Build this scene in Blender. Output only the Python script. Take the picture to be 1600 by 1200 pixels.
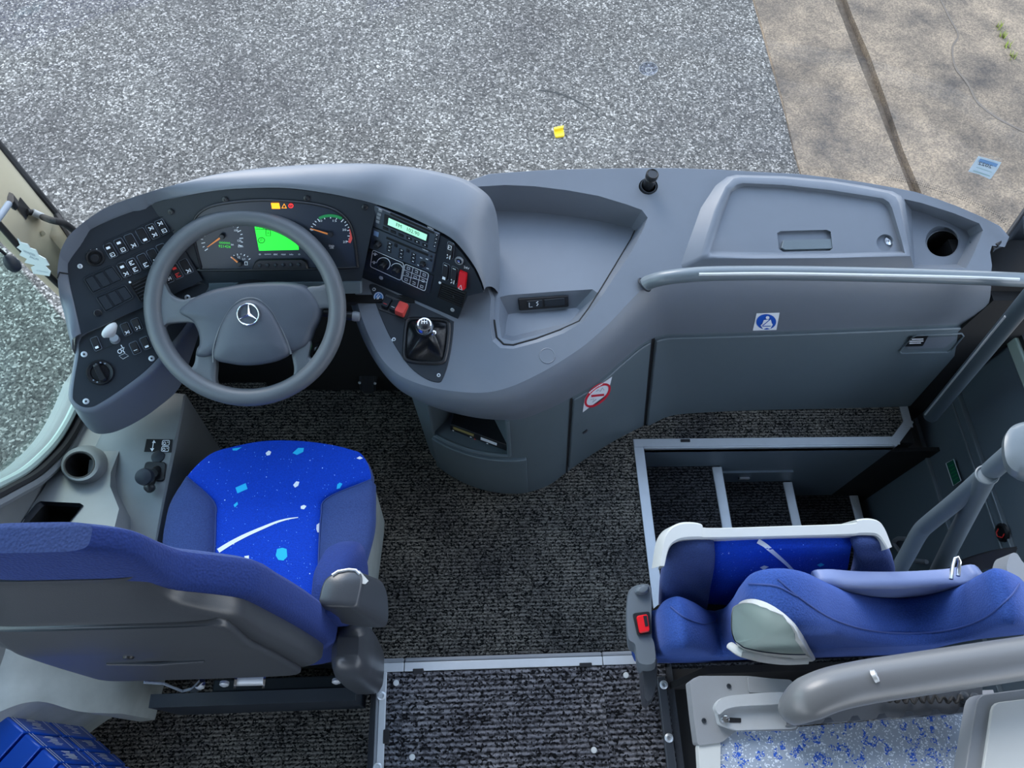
import bpy, bmesh, math, random
from mathutils import Vector as V, Matrix
from mathutils.bvhtree import BVHTree
from mathutils.geometry import tessellate_polygon
random.seed(7)
for o in list(bpy.data.objects): bpy.data.objects.remove(o)
SC = bpy.context.scene
COL = SC.collection

# ------------------------------------------------------------------ camera
FPX = 1180.0
CAM = V((0, 0, 2.3))
_F = V((-98, 2287, -1180)).normalized()
_X = V((1, .004, -.075)); _X = (_X - _F * _X.dot(_F)).normalized()
_Z = _X.cross(_F)
ROT = Matrix((_X, _F, _Z))            # camera axes -> world axes
cd = bpy.data.cameras.new('camera'); cam = bpy.data.objects.new('camera', cd); COL.objects.link(cam)
cd.sensor_fit = 'HORIZONTAL'; cd.sensor_width = 36; cd.lens = FPX / 1600 * 36
cd.clip_start = .02; cd.clip_end = 200
cam.matrix_world = Matrix.Translation(CAM) @ ROT.to_4x4()
SC.camera = cam

# ------------------------------------------------------------------ world, light, exposure
w = bpy.data.worlds.new('sky'); SC.world = w; w.use_nodes = True
nt = w.node_tree; nt.nodes.clear()
out = nt.nodes.new('ShaderNodeOutputWorld'); bg = nt.nodes.new('ShaderNodeBackground')
tc = nt.nodes.new('ShaderNodeTexCoord'); sp = nt.nodes.new('ShaderNodeSeparateXYZ')
rp = nt.nodes.new('ShaderNodeValToRGB')
nt.links.new(tc.outputs['Generated'], sp.inputs[0]); nt.links.new(sp.outputs['Z'], rp.inputs[0])
nt.links.new(rp.outputs[0], bg.inputs[0]); nt.links.new(bg.outputs[0], out.inputs[0])
rp.color_ramp.elements[0].position = 0; rp.color_ramp.elements[0].color = (.90, .95, 1.0, 1)
rp.color_ramp.elements[1].position = .7; rp.color_ramp.elements[1].color = (.52, .70, 1.0, 1)
bg.inputs[1].default_value = 1.45
sl = bpy.data.lights.new('sun', 'SUN'); sl.energy = 1.0; sl.angle = math.radians(25); sl.color = (1, .93, .84)
so = bpy.data.objects.new('sun', sl); COL.objects.link(so); so.rotation_euler = (math.radians(-48), math.radians(-28), 0)
SC.view_settings.view_transform = 'Standard'; SC.view_settings.look = 'None'
SC.view_settings.gamma = 1; SC.view_settings.use_curve_mapping = False
SC.view_settings.exposure = 1.4

# ------------------------------------------------------------------ pixel -> place helpers
def ray(u, v): return ROT @ V(((u - 800) / FPX, (600 - v) / FPX, -1))
def P(u, v, z): d = ray(u, v); return CAM + d * ((z - CAM.z) / d.z)
def PX(u, v, x): d = ray(u, v); return CAM + d * ((x - CAM.x) / d.x)
def PY(u, v, y): d = ray(u, v); return CAM + d * ((y - CAM.y) / d.y)
class Plane:
    def __init__(s, a, b, c):
        s.o = a; s.n = (b - a).cross(c - a).normalized()
        if s.n.dot(CAM - a) < 0: s.n = -s.n
    def at(s, u, v, h=0):
        d = ray(u, v); o = s.o + s.n * h
        return CAM + d * ((o - CAM).dot(s.n) / d.dot(s.n))
    def up(s, u, v, h=0): return s.at(u, v) + s.n * h
def quad(c, a, b):
    return [(c[0] - a[0] / 2 - b[0] / 2, c[1] - a[1] / 2 - b[1] / 2), (c[0] + a[0] / 2 - b[0] / 2, c[1] + a[1] / 2 - b[1] / 2),
            (c[0] + a[0] / 2 + b[0] / 2, c[1] + a[1] / 2 + b[1] / 2), (c[0] - a[0] / 2 + b[0] / 2, c[1] - a[1] / 2 + b[1] / 2)]
def lerp(a, b, t): return a + (b - a) * t
def l2(a, b, t): return tuple(lerp(x, y, t) for x, y in zip(a, b))
def catmull(pts, n, closed=False):
    pts = [V(p) for p in pts]; m = len(pts); out = []
    segs = m if closed else m - 1
    for k in range(n + (0 if closed else 1)):
        x = k * segs / n; i = min(int(x), segs - 1); t = x - i
        g = (lambda j: pts[j % m]) if closed else (lambda j: pts[max(0, min(m - 1, j))])
        p0, p1, p2, p3 = g(i - 1), g(i), g(i + 1), g(i + 2)
        if not closed and i - 1 < 0: p0 = p1 * 2 - p2
        if not closed and i + 2 > m - 1: p3 = p2 * 2 - p1
        out.append(.5 * ((2 * p1) + (p2 - p0) * t + (2 * p0 - 5 * p1 + 4 * p2 - p3) * t * t + (3 * p1 - p0 - 3 * p2 + p3) * t ** 3))
    return out
def cm2(pts, n, closed=False): return [(p[0], p[1]) for p in catmull([(a[0], a[1], 0) for a in pts], n, closed)]
def rpoly(pts, r=.3, n=4):
    """round the corners of a closed polygon (2-D or 3-D tuples); r = share of the shorter edge"""
    pts = [V(p) for p in pts]; out = []; m = len(pts)
    for i in range(m):
        p, a, b = pts[i], pts[i - 1], pts[(i + 1) % m]
        d = r * min((a - p).length, (b - p).length)
        s = p + (a - p).normalized() * d; e = p + (b - p).normalized() * d
        for k in range(n + 1):
            t = k / n; out.append((1 - t) ** 2 * s + 2 * t * (1 - t) * p + t * t * e)
    return out
def ell(c, rx, ry, n=24, rot=0):
    return [(c[0] + rx * math.cos(a) * math.cos(rot) - ry * math.sin(a) * math.sin(rot),
             c[1] + rx * math.cos(a) * math.sin(rot) + ry * math.sin(a) * math.cos(rot)) for a in [2 * math.pi * k / n for k in range(n)]]
def frame(ax):
    ax = ax.normalized(); t = V((0, 0, 1)) if abs(ax.z) < .9 else V((1, 0, 0))
    a = ax.cross(t).normalized(); return a, ax.cross(a).normalized()

# ------------------------------------------------------------------ mesh builder
WLOC = {}; GEO = {}
class B:
    def __init__(s): s.v = []; s.f = []; s.m = []
    def add(s, vs, fs, mi=0):
        k = len(s.v); s.v += [V(p) for p in vs]
        for f in fs: s.f.append([k + i for i in f]); s.m.append(mi)
        return s
    def grid(s, rows, mi=0, wrap=False, skip=None):
        n = len(rows[0]); vs = [p for r in rows for p in r]; fs = []
        for i in range(len(rows) - 1):
            for j in range(n if wrap else n - 1):
                if skip and skip(i, j): continue
                fs.append((i * n + j, i * n + (j + 1) % n, (i + 1) * n + (j + 1) % n, (i + 1) * n + j))
        return s.add(vs, fs, mi)
    def plate(s, outer, holes=(), mi=0):
        loops = [list(outer)] + [list(h) for h in holes]
        flat = [V(p) for l in loops for p in l]
        fs = tessellate_polygon([[V(p) for p in l] for l in loops])
        return s.add(flat, [f for f in fs if len(set(f)) == 3], mi)
    def prism(s, pts, vec, mi=0, ch=0, ms=None):
        pts = [V(p) for p in pts]; vec = V(vec); n = len(pts); c = sum(pts, V()) / n
        ms = mi if ms is None else ms
        rows = [pts]
        if ch:
            L = vec.length; rows.append([p + vec * (1 - ch / L) for p in pts])
            top = []
            for p in pts:
                d = c - p; top.append(p + vec + d.normalized() * min(ch, d.length * .6))
            rows.append(top)
        else: rows.append([p + vec for p in pts])
        s.grid(rows, ms, True); s.plate(rows[-1], mi=mi); s.plate(rows[0], mi=ms)
        return s
    def box(s, a, b, mi=0):
        a, b = V(a), V(b)
        p = [V((x, y, a.z)) for x, y in ((a.x, a.y), (b.x, a.y), (b.x, b.y), (a.x, b.y))]
        return s.prism(p, (0, 0, b.z - a.z), mi)
    def tube(s, path, r, n=12, mi=0, caps=True, flat=1, upv=None):
        path = [V(p) for p in path]; rows = []; m = len(path)
        a = None
        for i, p in enumerate(path):
            t = (path[min(i + 1, m - 1)] - path[max(i - 1, 0)]).normalized()
            if upv is not None: a = t.cross(V(upv)).normalized()
            elif a is None: a = frame(t)[0]
            else: a = (a - t * a.dot(t)).normalized()
            b = t.cross(a); rr = r[i] if isinstance(r, (list, tuple)) else r
            rows.append([p + a * rr * math.cos(2 * math.pi * k / n) + b * rr * flat * math.sin(2 * math.pi * k / n) for k in range(n)])
        s.grid(rows, mi, True)
        if caps: s.add(rows[0], [list(range(n))], mi); s.add(rows[-1], [list(range(n))], mi)
        return s
    def ring(s, c, nrm, R, r, n=48, k=10, mi=0):
        a, b = frame(V(nrm)); c = V(c); nn = V(nrm).normalized(); rows = []
        for i in range(n):
            t = 2 * math.pi * i / n; d = a * math.cos(t) + b * math.sin(t)
            rows.append([c + d * (R + r * math.cos(2 * math.pi * j / k)) + nn * r * math.sin(2 * math.pi * j / k) for j in range(k)])
        rows.append(rows[0]); return s.grid(rows, mi, True)
    def lathe(s, prof, o, ax, n=24, mi=0, cap=True):
        """prof = [(radius, height)...] along axis"""
        a, b = frame(V(ax)); o = V(o); ax = V(ax).normalized()
        rows = [[o + ax * h + (a * math.cos(2 * math.pi * k / n) + b * math.sin(2 * math.pi * k / n)) * max(r, 1e-5) for k in range(n)] for r, h in prof]
        s.grid(rows, mi, True)
        if cap and prof[-1][0] > 1e-4: s.add(rows[-1], [list(range(n))], mi)
        if cap and prof[0][0] > 1e-4: s.add(rows[0], [list(range(n))], mi)
        return s
    def obj(s, name, mats, par=None, ang=40, bev=0, sub=0, recalc=True):
        if not isinstance(mats, (list, tuple)): mats = [mats]
        bm = bmesh.new(); vs = [bm.verts.new(p) for p in s.v]
        for f, mi in zip(s.f, s.m):
            try: fc = bm.faces.new([vs[i] for i in f]); fc.material_index = mi; fc.smooth = True
            except ValueError: pass
        bmesh.ops.remove_doubles(bm, verts=bm.verts, dist=2e-5)
        if recalc: bmesh.ops.recalc_face_normals(bm, faces=bm.faces)
        me = bpy.data.meshes.new(name)
        lo = V((min(p.x for p in s.v), min(p.y for p in s.v), min(p.z for p in s.v)))
        hi = V((max(p.x for p in s.v), max(p.y for p in s.v), max(p.z for p in s.v)))
        c = V(((lo.x + hi.x) / 2, (lo.y + hi.y) / 2, lo.z))
        for q in bm.verts: q.co -= c
        bm.to_mesh(me); bm.free()
        me.set_sharp_from_angle(angle=math.radians(ang))
        for m in mats: me.materials.append(m)
        o = bpy.data.objects.new(name, me); COL.objects.link(o)
        GEO[o] = (s.v, s.f)
        place(o, c, par)
        if bev:
            m = o.modifiers.new('bevel', 'BEVEL'); m.width = bev; m.segments = 2; m.limit_method = 'ANGLE'; m.angle_limit = math.radians(40); m.harden_normals = False
        if sub:
            m = o.modifiers.new('sub', 'SUBSURF'); m.levels = sub; m.render_levels = sub
        return o
def place(o, c, par):
    WLOC[o] = V(c)
    if par is not None: o.parent = par; o.location = V(c) - WLOC[par]
    else: o.location = V(c)
def tag(o, label, cat=None, group=None, kind=None):
    o['label'] = label
    if cat: o['category'] = cat
    if group: o['group'] = group
    if kind: o['kind'] = kind
    return o
def thing(name, label, cat, loc, group=None):
    o = bpy.data.objects.new(name, None); COL.objects.link(o); o.empty_display_size = .05
    place(o, V(loc), None); return tag(o, label, cat, group)
def struct(o, label): return tag(o, label, None, None, 'structure')
def bvh(objs):
    vs = []; fs = []
    for o in objs:
        k = len(vs); v, f = GEO[o]; vs += v; fs += [[k + i for i in q] for q in f]
    return BVHTree.FromPolygons(vs, fs)
def hit(t, u, v, off=.001):
    d = ray(u, v).normalized(); loc, n, i, dist = t.ray_cast(CAM, d)
    if loc is None: return None
    if n.dot(d) > 0: n = -n
    return loc + n * off
def decal(t, poly, off=.001, b=None, mi=0, rings=4):
    """flat print: a (convex) pixel outline laid on a built surface, sampled densely enough to follow its curve"""
    b = b or B(); n = len(poly)
    if n < 12:
        k = 5 if n < 7 else 3; poly = [l2(poly[i], poly[(i + 1) % n], j / k) for i in range(n) for j in range(k)]
        if math.hypot(poly[0][0] - poly[k * 2][0], poly[0][1] - poly[k * 2][1]) < 6: rings = 1
    m = len(poly); c = (sum(p[0] for p in poly) / m, sum(p[1] for p in poly) / m); rows = []
    for r in range(1, rings + 1):
        row = [hit(t, *l2(c, p, r / rings), off) for p in poly]
        if any(p is None for p in row): return b
        rows.append(row)
    ce = hit(t, *c, off); b.grid(rows, mi, True)
    return b.add(rows[0] + [ce], [(i, (i + 1) % m, m) for i in range(m)], mi)
def strip(t, pl, wd, off=.001, b=None, mi=0, closed=False):
    """print line of pixel width wd (number or list) laid on a surface"""
    b = b or B(); L = []; R = []; m = len(pl)
    for i, p in enumerate(pl):
        q = pl[(i + 1) % m] if closed else pl[min(i + 1, m - 1)]; o = pl[i - 1] if (closed or i) else pl[0]
        dx, dy = q[0] - o[0], q[1] - o[1]; l = math.hypot(dx, dy) or 1; ww = (wd[i] if isinstance(wd, (list, tuple)) else wd) / 2
        a = t(p[0] - dy / l * ww, p[1] + dx / l * ww, off); c = t(p[0] + dy / l * ww, p[1] - dx / l * ww, off)
        if a is None or c is None: continue
        L.append(a); R.append(c)
    if closed: L.append(L[0]); R.append(R[0])
    if len(L) > 1: b.grid([L, R], mi)
    return b
def surf(tree): return lambda u, v, off=.001: hit(tree, u, v, off)
def text(fn, s, c, a, up, b=None, mi=0, off=.0006, mirror=False):
    """lettering: glyph outlines laid on a surface; fn(u,v,off)->point; a = pixel vector along the line, its length = text width; up = pixel vector of the cap height"""
    b = b or B()
    cu = bpy.data.curves.new('t', 'FONT'); cu.body = s; cu.resolution_u = 2
    ob = bpy.data.objects.new('t', cu); COL.objects.link(ob)
    bpy.context.view_layer.update()
    me = bpy.data.meshes.new_from_object(ob.evaluated_get(bpy.context.evaluated_depsgraph_get()))
    vs = [q.co.copy() for q in me.vertices]; fs = [list(p.vertices) for p in me.polygons]
    bpy.data.objects.remove(ob); bpy.data.curves.remove(cu); bpy.data.meshes.remove(me)
    if not vs: return b
    x0 = min(p.x for p in vs); x1 = max(p.x for p in vs); y0 = min(p.y for p in vs); y1 = max(p.y for p in vs)
    pts = []
    for p in vs:
        x = (p.x - x0) / (x1 - x0) - .5; y = (p.y - y0) / (y1 - y0) - .5
        if mirror: x = -x
        q = fn(c[0] + a[0] * x + up[0] * y, c[1] + a[1] * x + up[1] * y, off)
        if q is None: return b
        pts.append(q)
    return b.add(pts, fs, mi)

# ------------------------------------------------------------------ materials
def lin(h):
    h = h.lstrip('#'); c = [int(h[i:i + 2], 16) / 255 for i in (0, 2, 4)]
    return tuple(x / 12.92 if x <= .04045 else ((x + .055) / 1.055) ** 2.4 for x in c) + (1,)
def mat(name, col, rough=.5, metal=0, bump=0, bscale=400, var=0, vscale=30, spec=.5, coat=0, sheen=0, emit=None, es=1):
    m = bpy.data.materials.new(name); m.use_nodes = True; n = m.node_tree; bs = n.nodes['Principled BSDF']
    c = lin(col) if isinstance(col, str) else col
    bs.inputs['Base Color'].default_value = c; bs.inputs['Roughness'].default_value = rough; bs.inputs['Metallic'].default_value = metal
    bs.inputs['Specular IOR Level'].default_value = spec; bs.inputs['Coat Weight'].default_value = coat
    if sheen: bs.inputs['Sheen Weight'].default_value = sheen; bs.inputs['Sheen Roughness'].default_value = .4; bs.inputs['Sheen Tint'].default_value = tuple(min(1, x * 2 + .2) for x in c[:3]) + (1,)
    if emit: bs.inputs['Emission Color'].default_value = lin(emit); bs.inputs['Emission Strength'].default_value = es
    co = n.nodes.new('ShaderNodeTexCoord')
    if var:
        nz = n.nodes.new('ShaderNodeTexNoise'); nz.inputs['Scale'].default_value = vscale; nz.inputs['Detail'].default_value = 6
        mx = n.nodes.new('ShaderNodeMix'); mx.data_type = 'RGBA'
        n.links.new(co.outputs['Object'], nz.inputs['Vector']); n.links.new(nz.outputs['Fac'], mx.inputs['Factor'])
        mx.inputs[6].default_value = tuple(x * (1 - var) for x in c[:3]) + (1,); mx.inputs[7].default_value = tuple(min(1, x * (1 + var)) for x in c[:3]) + (1,)
        n.links.new(mx.outputs[2], bs.inputs['Base Color'])
    if bump:
        nz = n.nodes.new('ShaderNodeTexNoise'); nz.inputs['Scale'].default_value = bscale; nz.inputs['Detail'].default_value = 3
        bp = n.nodes.new('ShaderNodeBump'); bp.inputs['Strength'].default_value = bump; bp.inputs['Distance'].default_value = .002
        n.links.new(co.outputs['Object'], nz.inputs['Vector']); n.links.new(nz.outputs['Fac'], bp.inputs['Height']); n.links.new(bp.outputs[0], bs.inputs['Normal'])
    return m
def nodes(m): return m.node_tree.nodes, m.node_tree.links, m.node_tree.nodes['Principled BSDF']
def ramp(nd, stops):
    r = nd.new('ShaderNodeValToRGB'); e = r.color_ramp.elements
    while len(e) < len(stops): e.new(.5)
    for q, (p, c) in zip(e, stops): q.position = p; q.color = c if not isinstance(c, str) else lin(c)
    return r
def speckle_mat(name, stops, scale, tint=None, rough=.9, bump=.5, dist=.004):
    m = mat(name, '#808080', rough); nd, lk, bs = nodes(m)
    co = nd.new('ShaderNodeTexCoord'); vo = nd.new('ShaderNodeTexVoronoi'); vo.inputs['Scale'].default_value = scale
    lk.new(co.outputs['Object'], vo.inputs['Vector'])
    r = ramp(nd, stops); sx = nd.new('ShaderNodeSeparateColor'); lk.new(vo.outputs['Color'], sx.inputs[0]); lk.new(sx.outputs[0], r.inputs[0])
    nz = nd.new('ShaderNodeTexNoise'); nz.inputs['Scale'].default_value = tint[2] if tint else 1; nz.inputs['Detail'].default_value = 8; nz.inputs['Roughness'].default_value = .65
    lk.new(co.outputs['Object'], nz.inputs['Vector'])
    t = ramp(nd, [(.3, tint[0]), (.7, tint[1])] if tint else [(0, '#ffffff'), (1, '#ffffff')]); lk.new(nz.outputs['Fac'], t.inputs[0])
    mx = nd.new('ShaderNodeMix'); mx.data_type = 'RGBA'; mx.blend_type = 'MULTIPLY'; mx.inputs['Factor'].default_value = 1
    lk.new(r.outputs[0], mx.inputs[6]); lk.new(t.outputs[0], mx.inputs[7]); lk.new(mx.outputs[2], bs.inputs['Base Color'])
    bp = nd.new('ShaderNodeBump'); bp.inputs['Strength'].default_value = bump; bp.inputs['Distance'].default_value = dist
    lk.new(vo.outputs['Distance'], bp.inputs['Height']); bp.invert = True; lk.new(bp.outputs[0], bs.inputs['Normal'])
    return m
def carpet_mat(name, lo, hi, pitch=.0065, rowk=.45):
    """looped rib carpet: rows of loops along x"""
    m = mat(name, '#202226', .95, spec=.15); nd, lk, bs = nodes(m)
    co = nd.new('ShaderNodeTexCoord'); mp = nd.new('ShaderNodeMapping'); mp.inputs['Scale'].default_value = (.8, 1, 1)
    lk.new(co.outputs['Object'], mp.inputs[0])
    vo = nd.new('ShaderNodeTexVoronoi'); vo.inputs['Scale'].default_value = 1 / pitch * 2.8; lk.new(mp.outputs[0], vo.inputs['Vector'])
    wv = nd.new('ShaderNodeTexWave'); wv.bands_direction = 'Y'; wv.inputs['Scale'].default_value = .314 / pitch; wv.inputs['Distortion'].default_value = .6; wv.inputs['Detail'].default_value = 2
    lk.new(co.outputs['Object'], wv.inputs['Vector'])
    sx = nd.new('ShaderNodeSeparateColor'); lk.new(vo.outputs['Color'], sx.inputs[0])
    mt = nd.new('ShaderNodeMath'); mt.operation = 'MULTIPLY'; w2 = nd.new('ShaderNodeMath'); w2.operation = 'MULTIPLY_ADD'; w2.inputs[1].default_value = rowk; w2.inputs[2].default_value = 1 - rowk; lk.new(wv.outputs['Fac'], w2.inputs[0]); lk.new(sx.outputs[0], mt.inputs[0]); lk.new(w2.outputs[0], mt.inputs[1])
    r = ramp(nd, [(.1, lo), (.75, hi)]); lk.new(mt.outputs[0], r.inputs[0])
    nz = nd.new('ShaderNodeTexNoise'); nz.inputs['Scale'].default_value = 5; nz.inputs['Detail'].default_value = 5; lk.new(co.outputs['Object'], nz.inputs['Vector'])
    t = ramp(nd, [(.3, '#a8a8ac'), (.7, '#fffaf2')]); lk.new(nz.outputs['Fac'], t.inputs[0])
    mx = nd.new('ShaderNodeMix'); mx.data_type = 'RGBA'; mx.blend_type = 'MULTIPLY'; mx.inputs['Factor'].default_value = 1
    lk.new(r.outputs[0], mx.inputs[6]); lk.new(t.outputs[0], mx.inputs[7]); lk.new(mx.outputs[2], bs.inputs['Base Color'])
    bp = nd.new('ShaderNodeBump'); bp.inputs['Strength'].default_value = .8; bp.inputs['Distance'].default_value = .004
    lk.new(mt.outputs[0], bp.inputs['Height']); lk.new(bp.outputs[0], bs.inputs['Normal'])
    return m
def glass_mat(name, tint=(1, 1, 1, 1), base=.025):
    """thin pane: clear, with a faint mirror sheen that grows towards grazing view"""
    m = bpy.data.materials.new(name); m.use_nodes = True; nd = m.node_tree.nodes; lk = m.node_tree.links; nd.clear()
    o = nd.new('ShaderNodeOutputMaterial'); tr = nd.new('ShaderNodeBsdfTransparent'); gl = nd.new('ShaderNodeBsdfGlossy'); mx = nd.new('ShaderNodeMixShader'); lw = nd.new('ShaderNodeLayerWeight')
    pw = nd.new('ShaderNodeMath'); pw.operation = 'POWER'; pw.inputs[1].default_value = 5; lk.new(lw.outputs['Facing'], pw.inputs[0]); lw.inputs[0].default_value = .5
    ad = nd.new('ShaderNodeMath'); ad.operation = 'ADD'; ad.inputs[1].default_value = base; ad.use_clamp = True; lk.new(pw.outputs[0], ad.inputs[0])
    tr.inputs[0].default_value = tint; gl.inputs['Roughness'].default_value = .02
    lk.new(ad.outputs[0], mx.inputs[0]); lk.new(tr.outputs[0], mx.inputs[1]); lk.new(gl.outputs[0], mx.inputs[2]); lk.new(mx.outputs[0], o.inputs[0])
    return m
def fabric_mat(name, base, stops=None, scale=260, fleck=None, rough=.85, sheen=.6, dots=None):
    """velour: fine weave relief, optional light flecks"""
    m = mat(name, base, rough, sheen=sheen, spec=.2); nd, lk, bs = nodes(m); c = lin(base)
    co = nd.new('ShaderNodeTexCoord')
    nz = nd.new('ShaderNodeTexNoise'); nz.inputs['Scale'].default_value = 330; nz.inputs['Detail'].default_value = 3; lk.new(co.outputs['Object'], nz.inputs['Vector'])
    r = ramp(nd, [(.3, tuple(x * .82 for x in c[:3]) + (1,)), (.7, tuple(min(1, x * 1.18) for x in c[:3]) + (1,))]); lk.new(nz.outputs['Fac'], r.inputs[0])
    last = r.outputs[0]
    for sc, thr, col in (dots or []):
        vo = nd.new('ShaderNodeTexVoronoi'); vo.inputs['Scale'].default_value = sc; lk.new(co.outputs['Object'], vo.inputs['Vector'])
        k = ramp(nd, [(thr * .8, (1, 1, 1, 1)), (thr, (0, 0, 0, 1))]); lk.new(vo.outputs['Distance'], k.inputs[0])
        sx = nd.new('ShaderNodeSeparateColor'); lk.new(vo.outputs['Color'], sx.inputs[0])
        th = nd.new('ShaderNodeMath'); th.operation = 'GREATER_THAN'; th.inputs[1].default_value = .55; lk.new(sx.outputs[1], th.inputs[0])
        ml = nd.new('ShaderNodeMath'); ml.operation = 'MULTIPLY'; lk.new(k.outputs[0], ml.inputs[0]); lk.new(th.outputs[0], ml.inputs[1])
        mx = nd.new('ShaderNodeMix'); mx.data_type = 'RGBA'; lk.new(ml.outputs[0], mx.inputs['Factor']); lk.new(last, mx.inputs[6]); mx.inputs[7].default_value = lin(col); last = mx.outputs[2]
    lk.new(last, bs.inputs['Base Color'])
    wv = nd.new('ShaderNodeTexVoronoi'); wv.inputs['Scale'].default_value = scale; lk.new(co.outputs['Object'], wv.inputs['Vector'])
    bp = nd.new('ShaderNodeBump'); bp.inputs['Strength'].default_value = .35; bp.inputs['Distance'].default_value = .002; lk.new(wv.outputs['Distance'], bp.inputs['Height']); lk.new(bp.outputs[0], bs.inputs['Normal'])
    return m
M = {}
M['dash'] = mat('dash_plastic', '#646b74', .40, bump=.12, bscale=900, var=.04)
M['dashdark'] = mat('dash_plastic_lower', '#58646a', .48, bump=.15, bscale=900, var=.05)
M['panel'] = mat('dark_panel', '#232930', .5, bump=.1, bscale=900, spec=.3)
M['black'] = mat('black_plastic', '#14161a', .4)
M['blackm'] = mat('black_matte', '#0b0c0e', .8)
M['cluster'] = mat('cluster_face', '#232b36', .35)
M['wheel'] = mat('wheel_leather', '#565a5e', .42, bump=.15, bscale=700, var=.06)
M['pad'] = mat('wheel_pad', '#40464f', .5, bump=.2, bscale=800)
M['chrome'] = mat('chrome', '#d8dade', .12, 1)
M['alu'] = mat('aluminium', '#c3c8cc', .42, .55, var=.06, vscale=40, bump=.05)
M['white'] = mat('white_plastic', '#b6baba', .4, var=.04)
M['greyp'] = mat('grey_plastic', '#7d8186', .4, bump=.08, bscale=700)
M['railpad'] = mat('rail_padding', '#63666a', .32, bump=.06, bscale=500)
M['pole'] = mat('dark_pole', '#3a444b', .35)
M['cup'] = mat('handle_shaded', '#8c9c98', .5)  # whitish handle cup, its recess shading put into a darker colour
M['hinge'] = mat('hinge_plastic', '#5d666e', .4)
M['print'] = mat('white_print', '#e6eaee', .5)
M['dim'] = mat('dim_print', '#7c8794', .5)
M['red'] = mat('red_plastic', '#d3131c', .35)
M['coral'] = mat('coral_plastic', '#e8564e', .4)
M['redprint'] = mat('red_print', '#d8322f', .5)
M['blueprint'] = mat('blue_print', '#1450b4', .5)
M['green'] = mat('green_print', '#1f8f4c', .5)
M['dgreen'] = mat('dark_green_print', '#0e5a46', .5)
M['orange'] = mat('orange_needle', '#f08a3c', .4)
M['lcd'] = mat('lcd_green', '#20e020', .4, emit='#22f03a', es=.5)
M['lcd2'] = mat('lcd_pale', '#8fd0b0', .4, emit='#9fe6c4', es=.34)
M['lcdamber'] = mat('lcd_dim', '#9a8a52', .4)
M['warn'] = mat('warn_amber', '#ff9a10', .4, emit='#ff9410', es=.75)
M['warnr'] = mat('warn_red', '#e02020', .4, emit='#e62a2a', es=.6)
M['yellow'] = mat('yellow_plastic', '#e8c81a', .4)
M['carpet'] = carpet_mat('carpet', '#101113', '#9a9790', .0105, .6)
M['carpet2'] = carpet_mat('aisle_mat', '#0a0b10', '#80838c', .013, .7)
M['stepmat'] = carpet_mat('step_mat', '#0a0b0e', '#505256', .011, .7)
M['sidefelt'] = mat('felt_side', '#33373d', .95, bump=.4, bscale=500, var=.2, vscale=200)
M['blue'] = fabric_mat('velour_bright_blue', '#083cb0', dots=[(120, .13, '#6aa0f4'), (55, .085, '#b8d2fb')], sheen=.25)
M['slate'] = fabric_mat('velour_slate_blue', '#334474', sheen=.3)
M['navy'] = fabric_mat('velour_royal_blue', '#1c2f68', sheen=.22)
M['royal'] = fabric_mat('velour_crew_blue', '#2c488a', sheen=.25)
M['vinyl'] = mat('vinyl_blue_grey', '#6a7aa4', .5, bump=.1)
M['piping'] = mat('piping', '#27407f', .7)
M['cyan'] = mat('cyan_print', '#16b4e6', .8)
M['shell'] = mat('seat_shell', '#3a3e44', .30, bump=.1, bscale=600)
M['pillar'] = mat('pillar_trim', '#b0a88f', .55, var=.05)
M['trim'] = mat('side_trim', '#75797a', .5, bump=.12, bscale=700, var=.06)
M['rubber'] = mat('rubber', '#17181a', .7)
M['seal'] = mat('window_seal', '#9fb0a8', .5)
M['glass'] = glass_mat('glass'); M['sideglass'] = glass_mat('side_glass', (.86, .96, .93, 1))
M['asphalt'] = speckle_mat('asphalt', [(0, '#312f2a'), (.4, '#524f48'), (.8, '#757168'), (1, '#b5afa3')], 105, ('#aeabae', '#ffffff', 1.0))
M['concrete'] = speckle_mat('concrete', [(0, '#6c6358'), (.5, '#81766a'), (1, '#968a7a')], 120, ('#7f7b78', '#fff2de', 3.2), bump=.3)
M['gutter'] = speckle_mat('gutter', [(0, '#5a5046'), (1, '#6f665b')], 60, ('#8f8a86', '#fff4e2', 2.2), bump=.3)
M['door'] = mat('door_panel', '#5b6770', .5, bump=.08, bscale=700)
M['tube'] = mat('painted_tube', '#606a70', .35, coat=.15)
M['roof'] = mat('roof_liner', '#b9b9b6', .9)
M['wallrear'] = mat('rear_wall_liner', '#8a8c90', .9)
M['box'] = mat('blue_carton', '#0d55c8', .35, coat=.4)
M['leather'] = mat('boot_leather', '#121418', .35, bump=.35, bscale=250)
M['paint'] = mat('worn_paint', '#a6adA9', .5, .2, var=.35, vscale=14, bump=.1, bscale=60)
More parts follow.
